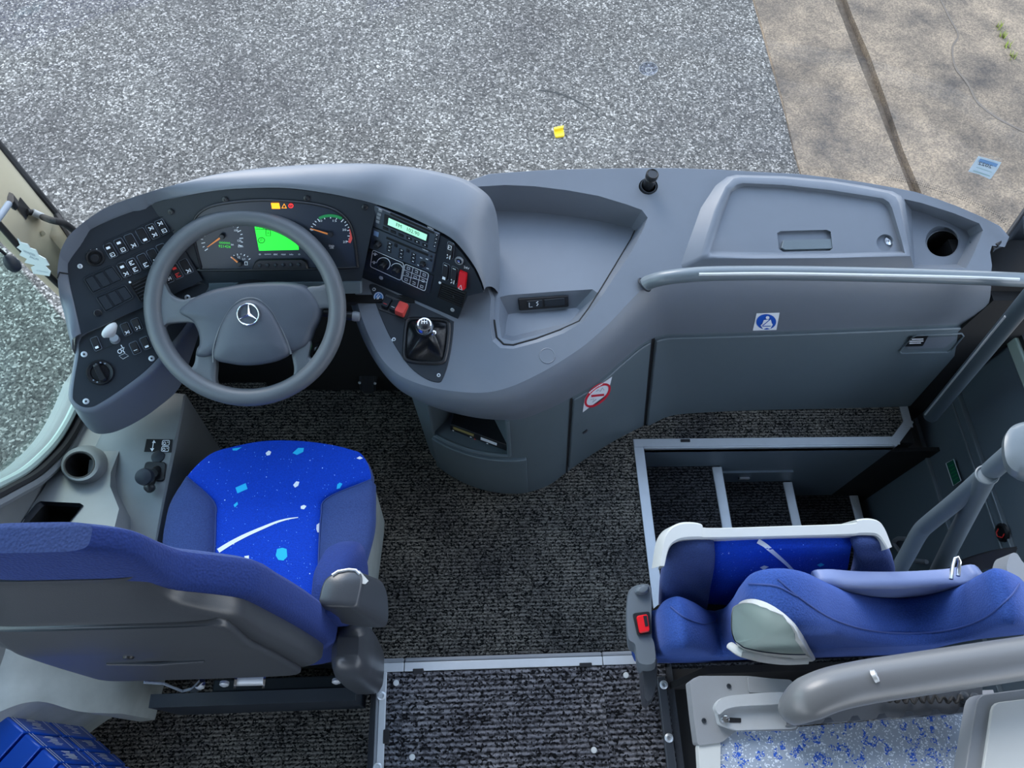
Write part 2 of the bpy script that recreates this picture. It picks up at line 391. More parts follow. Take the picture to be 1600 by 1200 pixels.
def fleck_mat():
    m = mat('flecked_fabric', '#8f9bab', .85, spec=.2); nd, lk, bs = nodes(m); co = nd.new('ShaderNodeTexCoord'); last = None
    for sc, thr, nsc, nthr, col in ((460, .84, 3, 0, '#c8d2de'), (440, .55, 60, .565, '#2a56b4')):
        vo = nd.new('ShaderNodeTexVoronoi'); vo.inputs['Scale'].default_value = sc; lk.new(co.outputs['Object'], vo.inputs['Vector']); sx = nd.new('ShaderNodeSeparateColor'); lk.new(vo.outputs['Color'], sx.inputs[0])
        a = nd.new('ShaderNodeMath'); a.operation = 'GREATER_THAN'; a.inputs[1].default_value = thr; lk.new(sx.outputs[0], a.inputs[0])
        nz = nd.new('ShaderNodeTexNoise'); nz.inputs['Scale'].default_value = nsc; nz.inputs['Detail'].default_value = 1; lk.new(co.outputs['Object'], nz.inputs['Vector'])
        c = nd.new('ShaderNodeMath'); c.operation = 'GREATER_THAN'; c.inputs[1].default_value = nthr; lk.new(nz.outputs['Fac'], c.inputs[0])
        ml = nd.new('ShaderNodeMath'); ml.operation = 'MULTIPLY'; lk.new(a.outputs[0], ml.inputs[0]); lk.new(c.outputs[0], ml.inputs[1])
        mx = nd.new('ShaderNodeMix'); mx.data_type = 'RGBA'; lk.new(ml.outputs[0], mx.inputs['Factor']); mx.inputs[7].default_value = lin(col)
        if last: lk.new(last, mx.inputs[6])
        else: mx.inputs[6].default_value = lin('#8f9bab')
        last = mx.outputs[2]
    lk.new(last, bs.inputs['Base Color']); return m
M['flecked'] = fleck_mat()

# ================================================================== THE GROUND OUTSIDE
GZ = -.9
b = B(); b.plate([V((-14, -8, GZ)), V((2.0, -8, GZ)), V((2.0, 16, GZ)), V((-14, 16, GZ))])
ground = struct(b.obj('floor_asphalt', M['asphalt']), 'coarse grey asphalt yard in front of the bus')
ga, gb2 = P(1302, 0, GZ), P(1405, 262, GZ)     # left lip of the drain channel
gc, gd = P(1322, 0, GZ), P(1432, 290, GZ)
def along(p, q, y): t = (y - p.y) / (q.y - p.y); return p.lerp(q, t)
SL = .012
def slab(name, xa, xb, label, m='concrete', z=SL, n=60):
    b = B(); rows = []
    for k in range(n + 1):
        y = lerp(-8, 16, k / n); fine = 1 if -8 < y < 16 else 0
        x0 = xa(y) + random.uniform(-.012, .012); x1 = xb(y) + random.uniform(-.006, .006)
        rows.append([V((x0, y, GZ - .05)), V((x0, y, GZ + z)), V((x1, y, GZ + z)), V((x1, y, GZ - .05))])
    b.grid(rows); return struct(b.obj(name, M[m]), label)
xl = lambda y: along(ga, gb2, y).x
xr = lambda y: along(gc, gd, y).x
slab('floor_kerb', lambda y: 2.0, xl, 'tan concrete kerb strip between asphalt and drain channel')
slab('floor_gutter', lambda y: xl(y) - .02, lambda y: xr(y) + .02, 'dark drain channel running through the concrete', 'gutter', -.035)
slab('floor_slab', xr, lambda y: 14.0, 'wide weathered concrete slab right of the drain channel')
# cracks: shallow dark grooves in the slab
def gp(u, v, off=0): return P(u, v, GZ + off)
for pl in ([(1470, 0), (1485, 30), (1497, 55), (1488, 75), (1493, 105), (1512, 130), (1528, 160), (1560, 185), (1600, 205)],):
    b = B(); strip(lambda u, v, o: gp(u, v, SL + .002), cm2(pl, 40), [2.2 + random.random() * 1.6 for _ in range(41)], b=b)
    tag(b.obj('crack', mat('crack_dirt', '#5d5348', .95)), 'thin crack wandering across the concrete slab', 'crack')
b = B(); pl = cm2([(842, 141), (862, 143), (885, 150), (905, 160), (925, 172), (937, 184)], 30)
strip(lambda u, v, o: gp(u, v, .002), pl, [1 + 1.6 * random.random() for _ in range(31)], b=b)
tag(b.obj('crack', mat('crack_dark', '#33332f', .95)), 'short curved crack in the asphalt above the yellow plastic scrap', 'crack')
# yellow plastic scrap
t = thing('plastic_scrap', 'small yellow plastic scrap lying on the asphalt', 'litter', gp(875, 212))
b = B(); b.prism(rpoly([gp(865, 206, .004), gp(880, 203, .004), gp(882, 214, .004), gp(868, 216, .004)], .2), (0, 0, .012), ch=.003); b.obj('base', M['yellow'], t)
b = B(); b.prism([gp(865, 203, .016), gp(880, 200, .016), gp(880, 203, .016), gp(866, 206, .016)], (0, 0, .02)); b.obj('rim', M['yellow'], t)
# moss tufts in the crack at top right
for k, (u, v) in enumerate([(1566, 58), (1574, 73), (1581, 90), (1560, 44)]):
    b = B()
    for j in range(14):
        c = gp(u + random.uniform(-5, 5), v + random.uniform(-4, 4), SL); d = V((random.uniform(-.02, .02), random.uniform(-.02, .02), .04))
        s = V((.006, .004, 0)); b.add([c - s, c + s, c + d], [(0, 1, 2)])
    tag(b.obj('moss_tuft', mat('moss%d' % k, '#8f9a3a', .9)), ['second moss tuft from the top in the slab joint', 'third moss tuft from the top in the slab joint', 'lowest moss tuft in the slab joint', 'topmost moss tuft in the slab joint'][k], 'moss', 'moss tufts on the slab')

# ================================================================== BUS SHELL
XW, XE = -.985, 1.60            # inner faces of the side walls
# floor of the cab with the stair hole
SX0 = P(1004, 700, 0).x; SY = P(1200, 697, 0).y
b = B()
cz = .0
b.plate([V((XW, -.9, cz)), V((SX0, -.9, cz)), V((SX0, SY, cz)), V((P(1400, 692, 0).x, SY, cz)), P(1424, 664, 0), P(1415, 630, 0) + V((0, .0, 0)), V((1.62, 1.2, 0)), V((1.62, 1.45, cz)), V((XW, 1.45, cz))])
floor = struct(b.obj('floor', M['carpet']), 'dark speckled ribbed carpet on the cab floor')
b = B(); b.box((XW - .05, -1, -.25), (SX0 - .005, 1.5, -.012)); b.box((SX0 - .01, SY + .012, -.25), (1.58, 1.5, -.012))
struct(b.obj('floor_underside', M['blackm']), 'dark body of the cab floor under the carpet')
# stairs
N1 = P(1132, 770, -.17); N2 = P(1243, 790, -.34); N3 = P(1342, 790, -.51)
xs = [SX0, N1.x, N2.x, N3.x, XE + .2]; zs = [0, -.17, -.34, -.51, -.66]
st = thing('stairs', 'carpeted entrance steps going down to the door', 'stairs', (N1.x, .6, -.68)); st['kind'] = 'structure'; del st['category']
c2x = P(1400, 692, 0).x
for k in range(4):
    b = B(); b.box((xs[k] + .001, .24, zs[k + 1] - .1), (xs[k + 1], SY - .002, zs[k + 1])); b.obj('tread', M['stepmat'], st)
    b = B(); b.box((xs[k] - .012, .24, zs[k + 1] - .1), (xs[k], SY - .004, zs[k] - .012)); b.obj('riser', M['blackm'], st)
for k in range(1, 4):
    x = xs[k]; z = zs[k]
    b = B(); prof = [(-.030, .003), (-.026, .006), (.002, .006), (.005, .003), (.005, -.02), (0, -.02), (0, 0), (-.03, 0)]
    b.prism([V((x + a, .33, z + c)) for a, c in prof], (0, SY - .34, 0)); b.obj('nosing', M['alu'], st)
b = B(); b.box((SX0, SY - .004, -.7), (c2x, SY + .01, -.014)); b.obj('side_panel', M['door'], st)
b = B(); b.box((c2x, SY - .004, -.7), (XE + .2, SY + .01, -.05)); b.obj('side_panel_end', M['blackm'], st)
b = B(); b.box((.9, SY - .012, -.235), (1.23, SY - .004, -.222)); b.obj('kick_strip', M['door'], st)
b = B(); b.prism(rpoly([V((1.05, SY - .005, -.30)), V((1.09, SY - .005, -.30)), V((1.09, SY - .005, -.285)), V((1.05, SY - .005, -.285))], .3), (0, -.006, 0)); b.obj('clip', M['alu'], st)
# aluminium edge trims around the stair hole
def edge_trim(name, pts, wd, label, inside, mat_=M['alu'], z=0, h=.006):
    """flat angle trim along a path on the floor; inside = unit vector to the hole side per segment"""
    b = B()
    for si_, ((p, q), nv) in enumerate(zip(zip(pts, pts[1:]), inside)):
        p, q, nv = V(p), V(q), V(nv).normalized(); ex_ = (q - p).normalized() * (.011 if len(pts) > 2 else 0); p0_, q0_ = p, q
        if p0_ != V(pts[0]): p = p - ex_
        if q0_ != V(pts[-1]): q = q + ex_
        zo_ = V((0, 0, .0007 * si_)); b.prism([x_ + zo_ for x_ in (p, q, q - nv * wd, p - nv * wd)], (0, 0, h), ch=.0015)
        b.prism([p0_, q0_, q0_ + nv * .004, p0_ + nv * .004], (0, 0, -.035))
    return struct(b.obj(name, mat_), label)
c0 = V((SX0, .21, 0)); c1 = V((SX0, SY, 0)); c2 = V((P(1400, 692, 0).x, SY, 0)); c3 = P(1424, 664, 0); c4 = P(1415, 630, 0)
edge_trim('trim_1', [c0, c1], .03, 'aluminium edge trim along the aisle side of the stairwell', [(1, 0, 0)])
edge_trim('trim_2', [c1 - V((.03, 0, 0)), c2, c3, c4], .028, 'aluminium edge trim along the front of the stairwell with a mitred corner', [(0, -1, 0), ((c3 - c2).y, -(c3 - c2).x, 0), ((c4 - c3).y, -(c4 - c3).x, 0)])
b = B(); b.box(P(1063, 692, .001), P(1078, 686, .012)); tag(b.obj('carpet_clip', M['black']), 'small black clip on the carpet edge ahead of the stairwell', 'clip')

# aisle platform
AZ = .2; ax0, ax1, ay = P(590, 1032, AZ).x, P(1030, 1020, AZ).x + .03, P(760, 1024, AZ).y
pf = thing('floor_platform', 'raised aisle platform covered with black ribbed matting', None, (0.15, 0, 0)); pf['kind'] = 'structure'
b = B(); b.box((ax0 + .004, -.9, .0), (ax1, ay - .004, AZ - .004)); b.obj('body', M['sidefelt'], pf)
fx = P(629, 1100, AZ).x; fx2 = P(945, 1100, AZ).x
b = B(); b.box((ax0 + .02, -.9, AZ - .004), (fx - .001, ay - .03, AZ + .003)); b.obj('mat_border', M['carpet2'], pf)
b = B(); b.box((fx, -.9, AZ - .004), (fx2, ay - .035, AZ + .004)); b.obj('mat_hatch', M['carpet2'], pf)
b = B(); b.box((fx2 + .001, -.9, AZ - .004), (ax1 - .02, ay - .028, AZ + .003)); b.obj('mat_border', M['carpet2'], pf)
# edge profiles: two-step aluminium angle
def angle_bar(x0, y0, x1, y1, name):
    b = B(); b.box((x0, y0, AZ - .03), (x1, y1, AZ + .006)); return b.obj(name, M['alu'], pf, bev=.0015)
ux = [P(632, 1028, AZ).x, P(940, 1018, AZ).x]
xs_ = [ax0] + ux + [ax1]
for k in range(3): angle_bar(xs_[k] + .0008, ay - .034, xs_[k + 1] - .0008, ay - .012, 'edge_strip')
for k in range(3):
    b = B(); b.box((xs_[k] + .0008, ay - .012, AZ - .04), (xs_[k + 1] - .0008, ay, AZ + .002)); b.obj('edge_nose', M['greyp'], pf, bev=.004)
angle_bar(ax0 + .008, -.9, ax0 + .026, ay - .034, 'edge_strip')
b = B(); b.box((ax0, -.9, AZ - .04), (ax0 + .008, ay, AZ + .003)); b.obj('edge_nose', M['greyp'], pf, bev=.002)
for (u, v) in [(619, 1067), (978, 1055), (644, 1183), (928, 1172)]:
    p = P(u, v, AZ + .004); b = B(); b.lathe([(.0075, 0), (.0075, .0015), (.006, .003), (0, .0035)], p, (0, 0, 1), 16); b.obj('stud', M['white'], pf)
for (u, v) in [(596, 1087), (590, 1199)]:
    p = P(u, v, AZ + .006); b = B(); b.lathe([(.011, 0), (.011, .002), (.008, .004), (.006, .004), (.005, .0015), (0, .0015)], p, (0, 0, 1), 20); b.obj('screw', M['alu'], pf)
for a, c in (((645, 1045), (662, 1053)), ((905, 1036), (925, 1042)), ((599, 1140), (608, 1162))):
    p, q = P(*a, AZ + .004), P(*c, AZ + .004)
    b = B(); b.box((p.x, q.y, AZ + .002), (q.x, p.y, AZ + .008)); b.obj('latch', M['black'], pf, bev=.002)
b = B(); b.prism([V((ax0, -.9, AZ - .03)), V((ax0, ay - .0, AZ - .03)), V((ax0 - .03, ay + .02, 0)), V((ax0 - .045, -.9, 0))], (-.004, 0, -.004)); b.obj('side_cover', M['sidefelt'], pf)

# walls, roof (the coach body that shades the cab)
def wall(name, x, t, z0, z1, ys, label, m):
    """side wall with window openings: ys = list of (y0, y1, sill, head)"""
    b = B(); b.box((x, -7, z0), (x + t, 1.5, min(s[2] for s in ys)))
    return b
# ---- left wall: sill line of the driver's window dips towards the front
sill = [PX(-140, 800, XW), PX(-60, 785, XW), PX(0, 757, XW), PX(35, 738, XW), PX(62, 715, XW), PX(85, 690, XW), PX(104, 660, XW), PX(118, 630, XW), PX(130, 600, XW)]
sill = catmull(sill, 32)
sill[0].y = min(sill[0].y, .2)
b = B(); rows = []
lastp = sill[-1]
path = [V((XW, -.2, sill[0].z + .02))] + sill + [V((XW, lastp.y + .1, lastp.z - .05)), V((XW, 1.35, lastp.z - .08))]
rows = [[V((XW, p.y, -.2)) for p in path], path, [p + V((-.05, 0, 0)) for p in path], [V((XW - .05, p.y, -.95)) for p in path]]
b.grid(rows)
wl = struct(b.obj('wall_left', M['trim']), 'grey trimmed side wall under the driver window')
b = B()
b.box((XW - .05, -7, -.9), (XW, -.2, .75)); b.box((XW - .05, -7, 1.95), (XW, 1.25, 2.6))
for y in (-6.9, -5.2, -3.5, -1.8, -.1): b.box((XW - .05, y - .08, .7), (XW, y + .08, 2.0))
struct(b.obj('wall_left_rear', M['wallrear']), 'left coach side wall with window pillars behind the driver')
XR = XE + .16
b = B()
b.box((XR, -7, -.9), (XR + .05, .02, .75)); b.box((XR, -7, 1.95), (XR + .05, 1.25, 2.6))
for y in (-6.9, -5.2, -3.5, -1.8, -.06): b.box((XR, y - .08, .7), (XR + .05, y + .08, 2.0))
struct(b.obj('wall_right', M['wallrear']), 'right coach side wall with window pillars behind the door')
b = B(); b.box((XW - .05, -7, -.9), (XR + .05, -6.95, 2.6)); struct(b.obj('wall_back', M['wallrear']), 'rear end of the coach interior')
b = B(); b.box((XW - .05, -7, 2.6), (XR + .05, 1.2, 2.64)); struct(b.obj('ceiling', M['roof']), 'pale coach ceiling')
b = B(); b.box((XW, -7, -.3), (XR, -.9, .19)); struct(b.obj('floor_rear', M['carpet2']), 'carpeted coach floor behind the cab')

# window seal strips along the driver's window sill
b = B(); b.tube([p + V((.004, 0, .004)) for p in sill], .010, 8); struct(b.obj('trim_3', M['seal']), 'pale rubber seal along the driver window sill')
b = B(); b.tube([p + V((.016, 0, -.022)) for p in sill], .011, 8); struct(b.obj('trim_4', M['rubber']), 'dark rubber lip under the driver window seal')
b = B(); b.tube([p + V((.018, 0, -.045)) for p in sill], .013, 8); struct(b.obj('trim_5', M['trim']), 'grey trim bead under the driver window')
# driver window pane
pp_ = [p for p in path if p.y < 1.07] + [V((XW, 1.085, path[-1].z))]; top = [V((XW - .02, p.y, 1.95)) for p in pp_]
b = B(); b.grid([[p + V((-.02, 0, 0)) for p in pp_], top]); b.grid([[p + V((-.026, 0, 0)) for p in pp_], [p + V((-.006, 0, 0)) for p in top]])
struct(b.obj('window_2', M['sideglass']), 'clear pane of the driver side window')

# ---- windscreen: curved pane rising from behind the dashboard
FE = [(90, 395), (112, 362), (150, 330), (200, 308), (260, 288), (330, 270), (420, 258), (500, 254), (600, 254), (700, 258), (850, 262), (1000, 259), (1120, 260), (1250, 268), (1350, 281), (1431, 296), (1490, 315), (1530, 332), (1562, 347), (1584, 366)]
base = [P(u, v, .79) + V((0, .02, 0)) for u, v in FE]
base = catmull([V((XW - .01, base[0].y - .08, .79))] + base[1:] + [V((XE + .08, base[-1].y - .1, .79))], 60)
def wsrow(h): return [p + V((-.02 * h * (1 if p.x < .3 else -1) * 0, -.16 * h, h * 1.75)) for p in base]
rows = [wsrow(k / 14) for k in range(15)]
b = B(); b.grid(rows); b.grid([[p + V((0, .006, 0)) for p in r] for r in rows])
ws = struct(b.obj('window_1', M['glass']), 'large curved clear windscreen')
WST = bvh([ws])
# ceramic dots along the lower right edge of the screen
b = B()
for i in range(64):
    for j in range(6):
        u = 1392 + i * 3 + (j % 2) * 1.5; lo = lerp(0, 1, 0)
        vb = [y for (x0, y), (x1, y1) in zip(FE, FE[1:]) if x0 <= u <= x1]
        k = max(q for q in range(len(FE) - 1) if FE[q][0] <= u); vb = lerp(FE[k][1], FE[k + 1][1], (u - FE[k][0]) / (FE[k + 1][0] - FE[k][0]))
        v = vb + 1 - j * 3.6; r = 1.15 - j * .14
        if u > 1572: continue
        q_ = [hit(WST, *p, .002) for p in ell((u, v), r, r * .9, 6)]
        if all(q_): b.add(q_, [range(6)])
o = b.obj('frit_dots', M['blackm'], ws); o['kind'] = 'stuff'; o['label'] = 'black printed dots along the lower edge of the windscreen'
# stickers on the screen
fnw = surf(WST)
b = B(); decal(WST, [(1529, 243), (1548, 248), (1565, 253), (1560, 262), (1549, 278), (1546, 279), (1531, 272), (1513, 267)], .002, b, 0)
decal(WST, [(1532, 246.5), (1560, 255), (1557, 260), (1529, 251)], .003, b, 1)
text(fnw, '2022', (1540, 256), (21, 6.5), (2.5, -5), b, 2, .004, mirror=True)
strip(fnw, [(1521, 265.5), (1547, 274)], 1.6, .003, b, 3); strip(fnw, [(1526, 260), (1550, 268)], .8, .003, b, 3)
b.obj('toll_sticker', [mat('sticker_pale', '#d4e6f4', .5), mat('sticker_blue', '#7fa8d8', .5), mat('sticker_ink', '#3c4a5c', .5), mat('sticker_teal', '#a8c8cc', .5)], ws)['label'] = 'pale blue 2022 sticker on the lower right of the windscreen'
b = B(); decal(WST, ell((1013, 106), 15, 11, 28), .002, b, 0)
strip(fnw, ell((1013, 108), 4.5, 3.6, 20), 1.5, .003, b, 1, True); strip(fnw, ell((1013, 106), 14.5, 10.6, 30), .8, .003, b, 1, True)
m = glass_mat('clear_disc', (.74, .80, .94, 1), .06); tag(b.obj('suction_disc', [m, M['print']]), 'clear round suction disc stuck on the windscreen', 'suction disc')

# ---- A pillar on the left
iu = [(118, 470), (97, 450), (60, 415), (28, 384), (0, 352), (-60, 285), (-140, 190)]
ou = [(122, 392), (108, 367), (87, 337), (45, 286), (0, 231), (-60, 160), (-140, 60)]
inn = [PX(u, v, XW + .01) for u, v in iu]
outr = [P(u, v, max(.8, p.z)) for (u, v), p in zip(ou, inn)]
inn.append(V((XW + .01, inn[-1].y - .03, 2.58))); outr.append(V((XW + .06, outr[-1].y, 2.58)))
b = B(); rows = []
for a, c in zip(inn, outr):
    d = c - a; nn = V((.5, -.6, .5)).normalized()
    rows.append([a + V((-.03, 0, 0)), a, a + d * .25 + nn * .006, a + d * .6 + nn * .010, a + d * .92 + nn * .006, c, c + V((-.02, .02, 0))])
b.grid(rows); pil = b.obj('trim_pillar', M['pillar'])
struct(pil, 'cream and grey trimmed windscreen pillar on the left'); PILT = bvh([pil]); fnp = surf(PILT)
b = B(); b.tube([c + V((0, .004, 0)) for c in outr], .009, 8); b.obj('outer_seal', M['rubber'], pil)
b = B(); b.tube([c + V((0.004, -.004, 0)) for c in inn], .007, 8); b.obj('inner_seal', M['rubber'], pil)
b = B(); decal(PILT, [(31, 308), (48, 328), (40, 344), (25, 322)], .001, b); b.obj('cable_slot', M['blackm'], pil)
for (u, v) in [(67, 364)]:
    p = hit(PILT, u, v, 0); b = B(); b.lathe([(.006, 0), (.005, .003), (0, .004)], p, V((.5, -.6, .5)), 14); b.obj('trim_clip', M['pillar'], pil)

# ================================================================== DASHBOARD
dash = thing('dashboard', 'grey moulded dashboard spanning the width under the windscreen', 'dashboard', (.25, 1.15, 0))
TOP = Plane(V((0, .86, .66)), V((1, .86, .66)), V((0, 1.36, .79)))
D = TOP.at
# ---- crest, belt and foot of the console / passenger front (pixel columns)
COLS = [  # crest px        belt px, z          foot px, z
    ((548, 428), (553, 452, .60), None), ((556, 462), (563, 478, .585), None), ((565, 495), (575, 510, .575), None), ((580, 532), (591, 546, .565), None),
    ((601, 566), (615, 584, .555), None), ((629, 589), (642, 616, .545), (672, 706, .0)), ((669, 604), (676, 635, .535), (690, 731, 0)), ((715, 612), (715, 647, .525), (730, 755, 0)),
    ((761, 613), (762, 655, .52), (772, 768, 0)), ((801, 603), (812, 655, .52), (818, 770, 0)), ((844, 583), (855, 640, .52), (857, 758, 0)), ((880, 562), (897, 619, .52), (889, 735, 0)),
    ((915, 538), (935, 596, .52), (922, 712, 0)), ((952, 505), (974, 562, .52), (963, 687, 0)), ((985, 470), (1006, 536, .52), (996, 670, 0)), ((1012, 445), (1034, 524, .52), (1018, 660, 0)),
    ((1045, 434), (1062, 522, .52), (1048, 647, 0)), ((1100, 431), (1106, 521, .52), (1098, 642, 0)), ((1200, 431), (1204, 518, .52), (1198, 638, 0)), ((1310, 431), (1310, 514, .52), (1300, 636, 0)),
    ((1420, 431), (1412, 510, .52), (1370, 634, 0)), ((1505, 431), (1490, 507, .52), (1405, 633, 0)), ((1548, 432), (1532, 505, .52), (1420, 632, 0))]
NC = len(COLS)
crest = [D(*c[0]) for c in COLS]; belt = [P(*c[1]) for c in COLS]
foot = [P(*c[2]) if c[2] else None for c in COLS]
for i in range(4, -1, -1): foot[i] = belt[i] + V((.02, .02, -.12)) if foot[i] is None else foot[i]
SUBD = 5; NS = (NC - 1) * SUBD
CR, BE, FO = catmull(crest, NS), catmull(belt, NS), catmull(foot, NS)
def colpt(arr, s):
    x = s * SUBD; i = max(0, min(NS - 1, int(x))); return arr[i].lerp(arr[i + 1], x - i)
def outn(s):
    a, c = colpt(BE, max(0, s - .3)), colpt(BE, min(NC - 1, s + .3)); d = c - a
    return V((d.y, -d.x, 0)).normalized()
def low(s, t, off=0): return colpt(BE, s).lerp(colpt(FO, s), t) + outn(s) * off
def bulge(s):
    """cross-section rows from crest down to belt"""
    c, e, n = colpt(CR, s), colpt(BE, s), outn(s); out = [c]
    for t, o in ((.05, .006), (.13, .013), (.28, .019), (.5, .020), (.75, .012), (.93, .003), (1, 0)):
        p = c.lerp(e, t); out.append(p + n * o)
    return out
b = B(); cols = [bulge(k / SUBD) for k in range(NS + 1)]
rows = [[c[r] for c in cols] for r in range(len(cols[0]))]; b.grid(rows)
b.grid([[c[-1] for c in cols], [c[-1] - outn(k / SUBD) * .03 + V((0, 0, -.008)) for k, c in enumerate(cols)]])
b.grid([[p + V((.0, 0, 0)) for p in cols[-1]], [p + V((-.02, .12, 0)) for p in cols[-1]]])
side_band = b.obj('console_side', M['dash'], dash)
# top plate with the tray openings
T1R = [(738, 292), (790, 289), (835, 291), (885, 297), (935, 306), (978, 319), (1003, 328), (1012, 340), (1006, 356), (985, 396), (960, 433), (934, 472), (912, 502), (880, 521), (840, 535), (802, 545), (782, 544), (769, 532), (765, 500), (767, 466), (752, 420), (740, 350)]
T1F = [(742, 330), (790, 330), (835, 332), (882, 337), (928, 344), (968, 352), (986, 356), (992, 361), (986, 374), (962, 414), (939, 452), (920, 482), (905, 502), (876, 515), (838, 529), (802, 539), (787, 538), (776, 527), (772, 500), (773, 466), (758, 420), (748, 370)]
CUPR = [(1413, 311), (1440, 317), (1490, 333), (1530, 349), (1536, 360), (1522, 395), (1510, 419), (1470, 420), (1427, 420), (1423, 380)]
CUPF = [(1424, 328), (1445, 333), (1480, 347), (1510, 361), (1515, 370), (1504, 397), (1495, 413), (1465, 414), (1429, 414), (1427, 380)]
outer = [(700, 300), (730, 284), (765, 272), (850, 266), (925, 264), (1000, 263), (1060, 263), (1120, 265), (1190, 269), (1250, 272), (1300, 278), (1350, 285), (1395, 293), (1431, 300), (1465, 311), (1495, 322), (1530, 337), (1562, 353), (1577, 370), (1570, 386), (1550, 384), (1547, 394), (1550, 415)]
ringp = [D(*p) for p in outer] + [CR[k] for k in range(NS, -1, -1)] + [D(560, 410), D(640, 405), D(700, 370)]
F1 = Plane(V((0, .95, .676)), V((1, .95, .676)), V((0, 1.35, .700)))
FC = Plane(V((0, .95, .650)), V((1, .95, .650)), V((0, 1.35, .735)))
t1r, t1f = [D(*p) for p in T1R], [F1.at(*p) for p in T1F]
cr, cf = [D(*p) for p in CUPR], [FC.at(*p) for p in CUPF]
knobhole = [D(*p) for p in ell((1013, 291), 15, 13, 20)]
b = B(); b.plate(ringp, [t1r, cr, knobhole])
far = [D(*p) for p in outer[:19]]
b.grid([far, [p + V((.0, .012, -.012)) for p in far], [p + V((0, .016, -.2)) for p in far]])
toppl = b.obj('top_panel', M['dash'], dash)
def walls(ra, rb, name, lip=.004, m=M['dash']):
    b = B(); n = len(ra); c = sum(ra, V()) / n
    A = catmull(ra, n * 4, True); C_ = catmull(rb, n * 4, True); Z = V((0, 0, 1))
    A2 = [p + (q - p) * .06 + (c - p).normalized() * lip * .6 - Z * lip * .3 for p, q in zip(A, C_)]
    b.grid([ra_ for ra_ in (A, A2)], 0, True); b.grid([A2, C_], 0, True); return b.obj(name, m, dash)
def walls_lin(ra, rb, name, m=None):
    b = B(); mid = [p.lerp(q, .08) + V((0, 0, -.002)) for p, q in zip(ra, rb)]
    b.grid([ra, mid, rb], 0, True); return b.obj(name, m or M['dash'], dash, ang=28)
walls_lin(t1r, t1f, 'tray_wall'); walls_lin(cr, cf, 'cup_recess_wall')
# tray lid (floor of the left tray) with its pocket
PKR = [(781, 464), (795, 461), (860, 456), (926, 452), (935, 459), (930, 470), (906, 502), (886, 511), (840, 523), (800, 533), (784, 528), (779, 500)]
PKF = [(794, 491), (805, 489), (860, 485), (900, 481), (906, 484), (902, 490), (890, 503), (876, 507), (838, 516), (803, 525), (789, 523), (791, 505)]
FP = Plane(V((0, .95, .642)), V((1, .95, .642)), V((0, 1.35, .655)))
pr, pk = [F1.at(*p) for p in PKR], [FP.at(*p) for p in PKF]
b = B(); b.plate(t1f, [pr]); b.obj('tray_lid', M['dash'], dash)
walls_lin(pr, pk, 'pocket_wall'); b = B(); b.plate(pk); b.obj('pocket_floor', M['dash'], dash)
b = B(); n_ = len(t1f); gl = [t1f[k] for k in range(7, 19)]
b.tube(gl, .0028, 6); b.obj('lid_gap', M['blackm'], dash)
# black socket strip on the pocket's slanted wall
wp = Plane(F1.at(790, 462), F1.at(925, 453), FP.at(850, 486))
b = B(); b.prism(rpoly([wp.at(*p, -.002) for p in [(809, 466), (887, 461), (888, 478), (811, 484)]], .1, 3), wp.n * .008, ch=.002); sk = b.obj('socket_strip', M['black'], dash)
b = B(); b.prism(rpoly([wp.at(*p, .006) for p in [(823, 470), (847, 468), (848, 479), (825, 481)]], .15, 2), wp.n * .003, ch=.001); b.obj('flap', M['panel'], sk)
b = B(); b.prism(rpoly([wp.at(*p, .006) for p in [(850, 468), (882, 465), (883, 476), (851, 478)]], .15, 2), wp.n * .003, ch=.001); b.obj('flap', M['panel'], sk)
b = B(); strip(lambda u, v, o: wp.at(u, v, o), [(841, 471), (838, 473), (841, 475), (838.5, 478)], 1.4, .0095, b); strip(lambda u, v, o: wp.at(u, v, o), [(827, 473), (827, 480), (832, 479.5)], .8, .0095, b); b.obj('symbol', M['print'], sk)['kind'] = 'stuff'
# cup recess
hole = [FC.at(*p) for p in ell((1473, 377), 27, 25, 28)]
b = B(); b.plate(cf, [hole]); b.obj('cup_recess_floor', M['dash'], dash)
b = B(); lipo = [p + FC.n * -.004 + (sum(hole, V()) / 28 - p) * .05 for p in hole]; l2_ = [FC.at(*p, -.03) for p in ell((1473, 381), 26, 21, 28)]
l3 = [p + V((0, 0, -.012)) + (sum(l2_, V()) / 28 - p) * .06 for p in l2_]; dn = [p + V((0, 0, -.08)) for p in l3]
b.grid([hole, lipo, l2_], 0, True); b.obj('cup_ring', M['dash'], dash)
b = B(); b.grid([l2_, l3, dn], 0, True); b.plate(dn); b.obj('cup_liner', M['blackm'], dash)
b = B(); b.tube(l2_ + [l2_[0]], .0022, 6, caps=False); b.obj('cup_bead', M['greyp'], dash)
# lidded compartment on the right (raised rim, shallow tray, grip recess, lock)
LO = [(1136, 276), (1150, 273), (1225, 275), (1300, 282), (1350, 290), (1395, 299), (1408, 306), (1414, 318), (1424, 380), (1428, 418), (1300, 421), (1180, 421), (1066, 420), (1064, 412), (1095, 325), (1118, 290)]
LR = [(1147, 279), (1158, 277), (1225, 279), (1300, 286), (1347, 294), (1388, 302), (1399, 308), (1404, 317), (1418, 378), (1422, 400), (1300, 403), (1180, 404), (1104, 403), (1099, 397), (1118, 330), (1134, 292)]
LI = [(1152, 288), (1161, 286), (1225, 289), (1298, 297), (1343, 304), (1380, 310), (1389, 316), (1394, 325), (1409, 376), (1414, 396), (1300, 399), (1180, 400), (1112, 399), (1108, 394), (1125, 336), (1140, 297)]
LF = [(1156, 293), (1164, 291), (1225, 294), (1296, 302), (1340, 309), (1374, 315), (1383, 320), (1388, 328), (1404, 376), (1409, 393), (1300, 396), (1180, 397), (1116, 396), (1112, 392), (1129, 338), (1143, 300)]
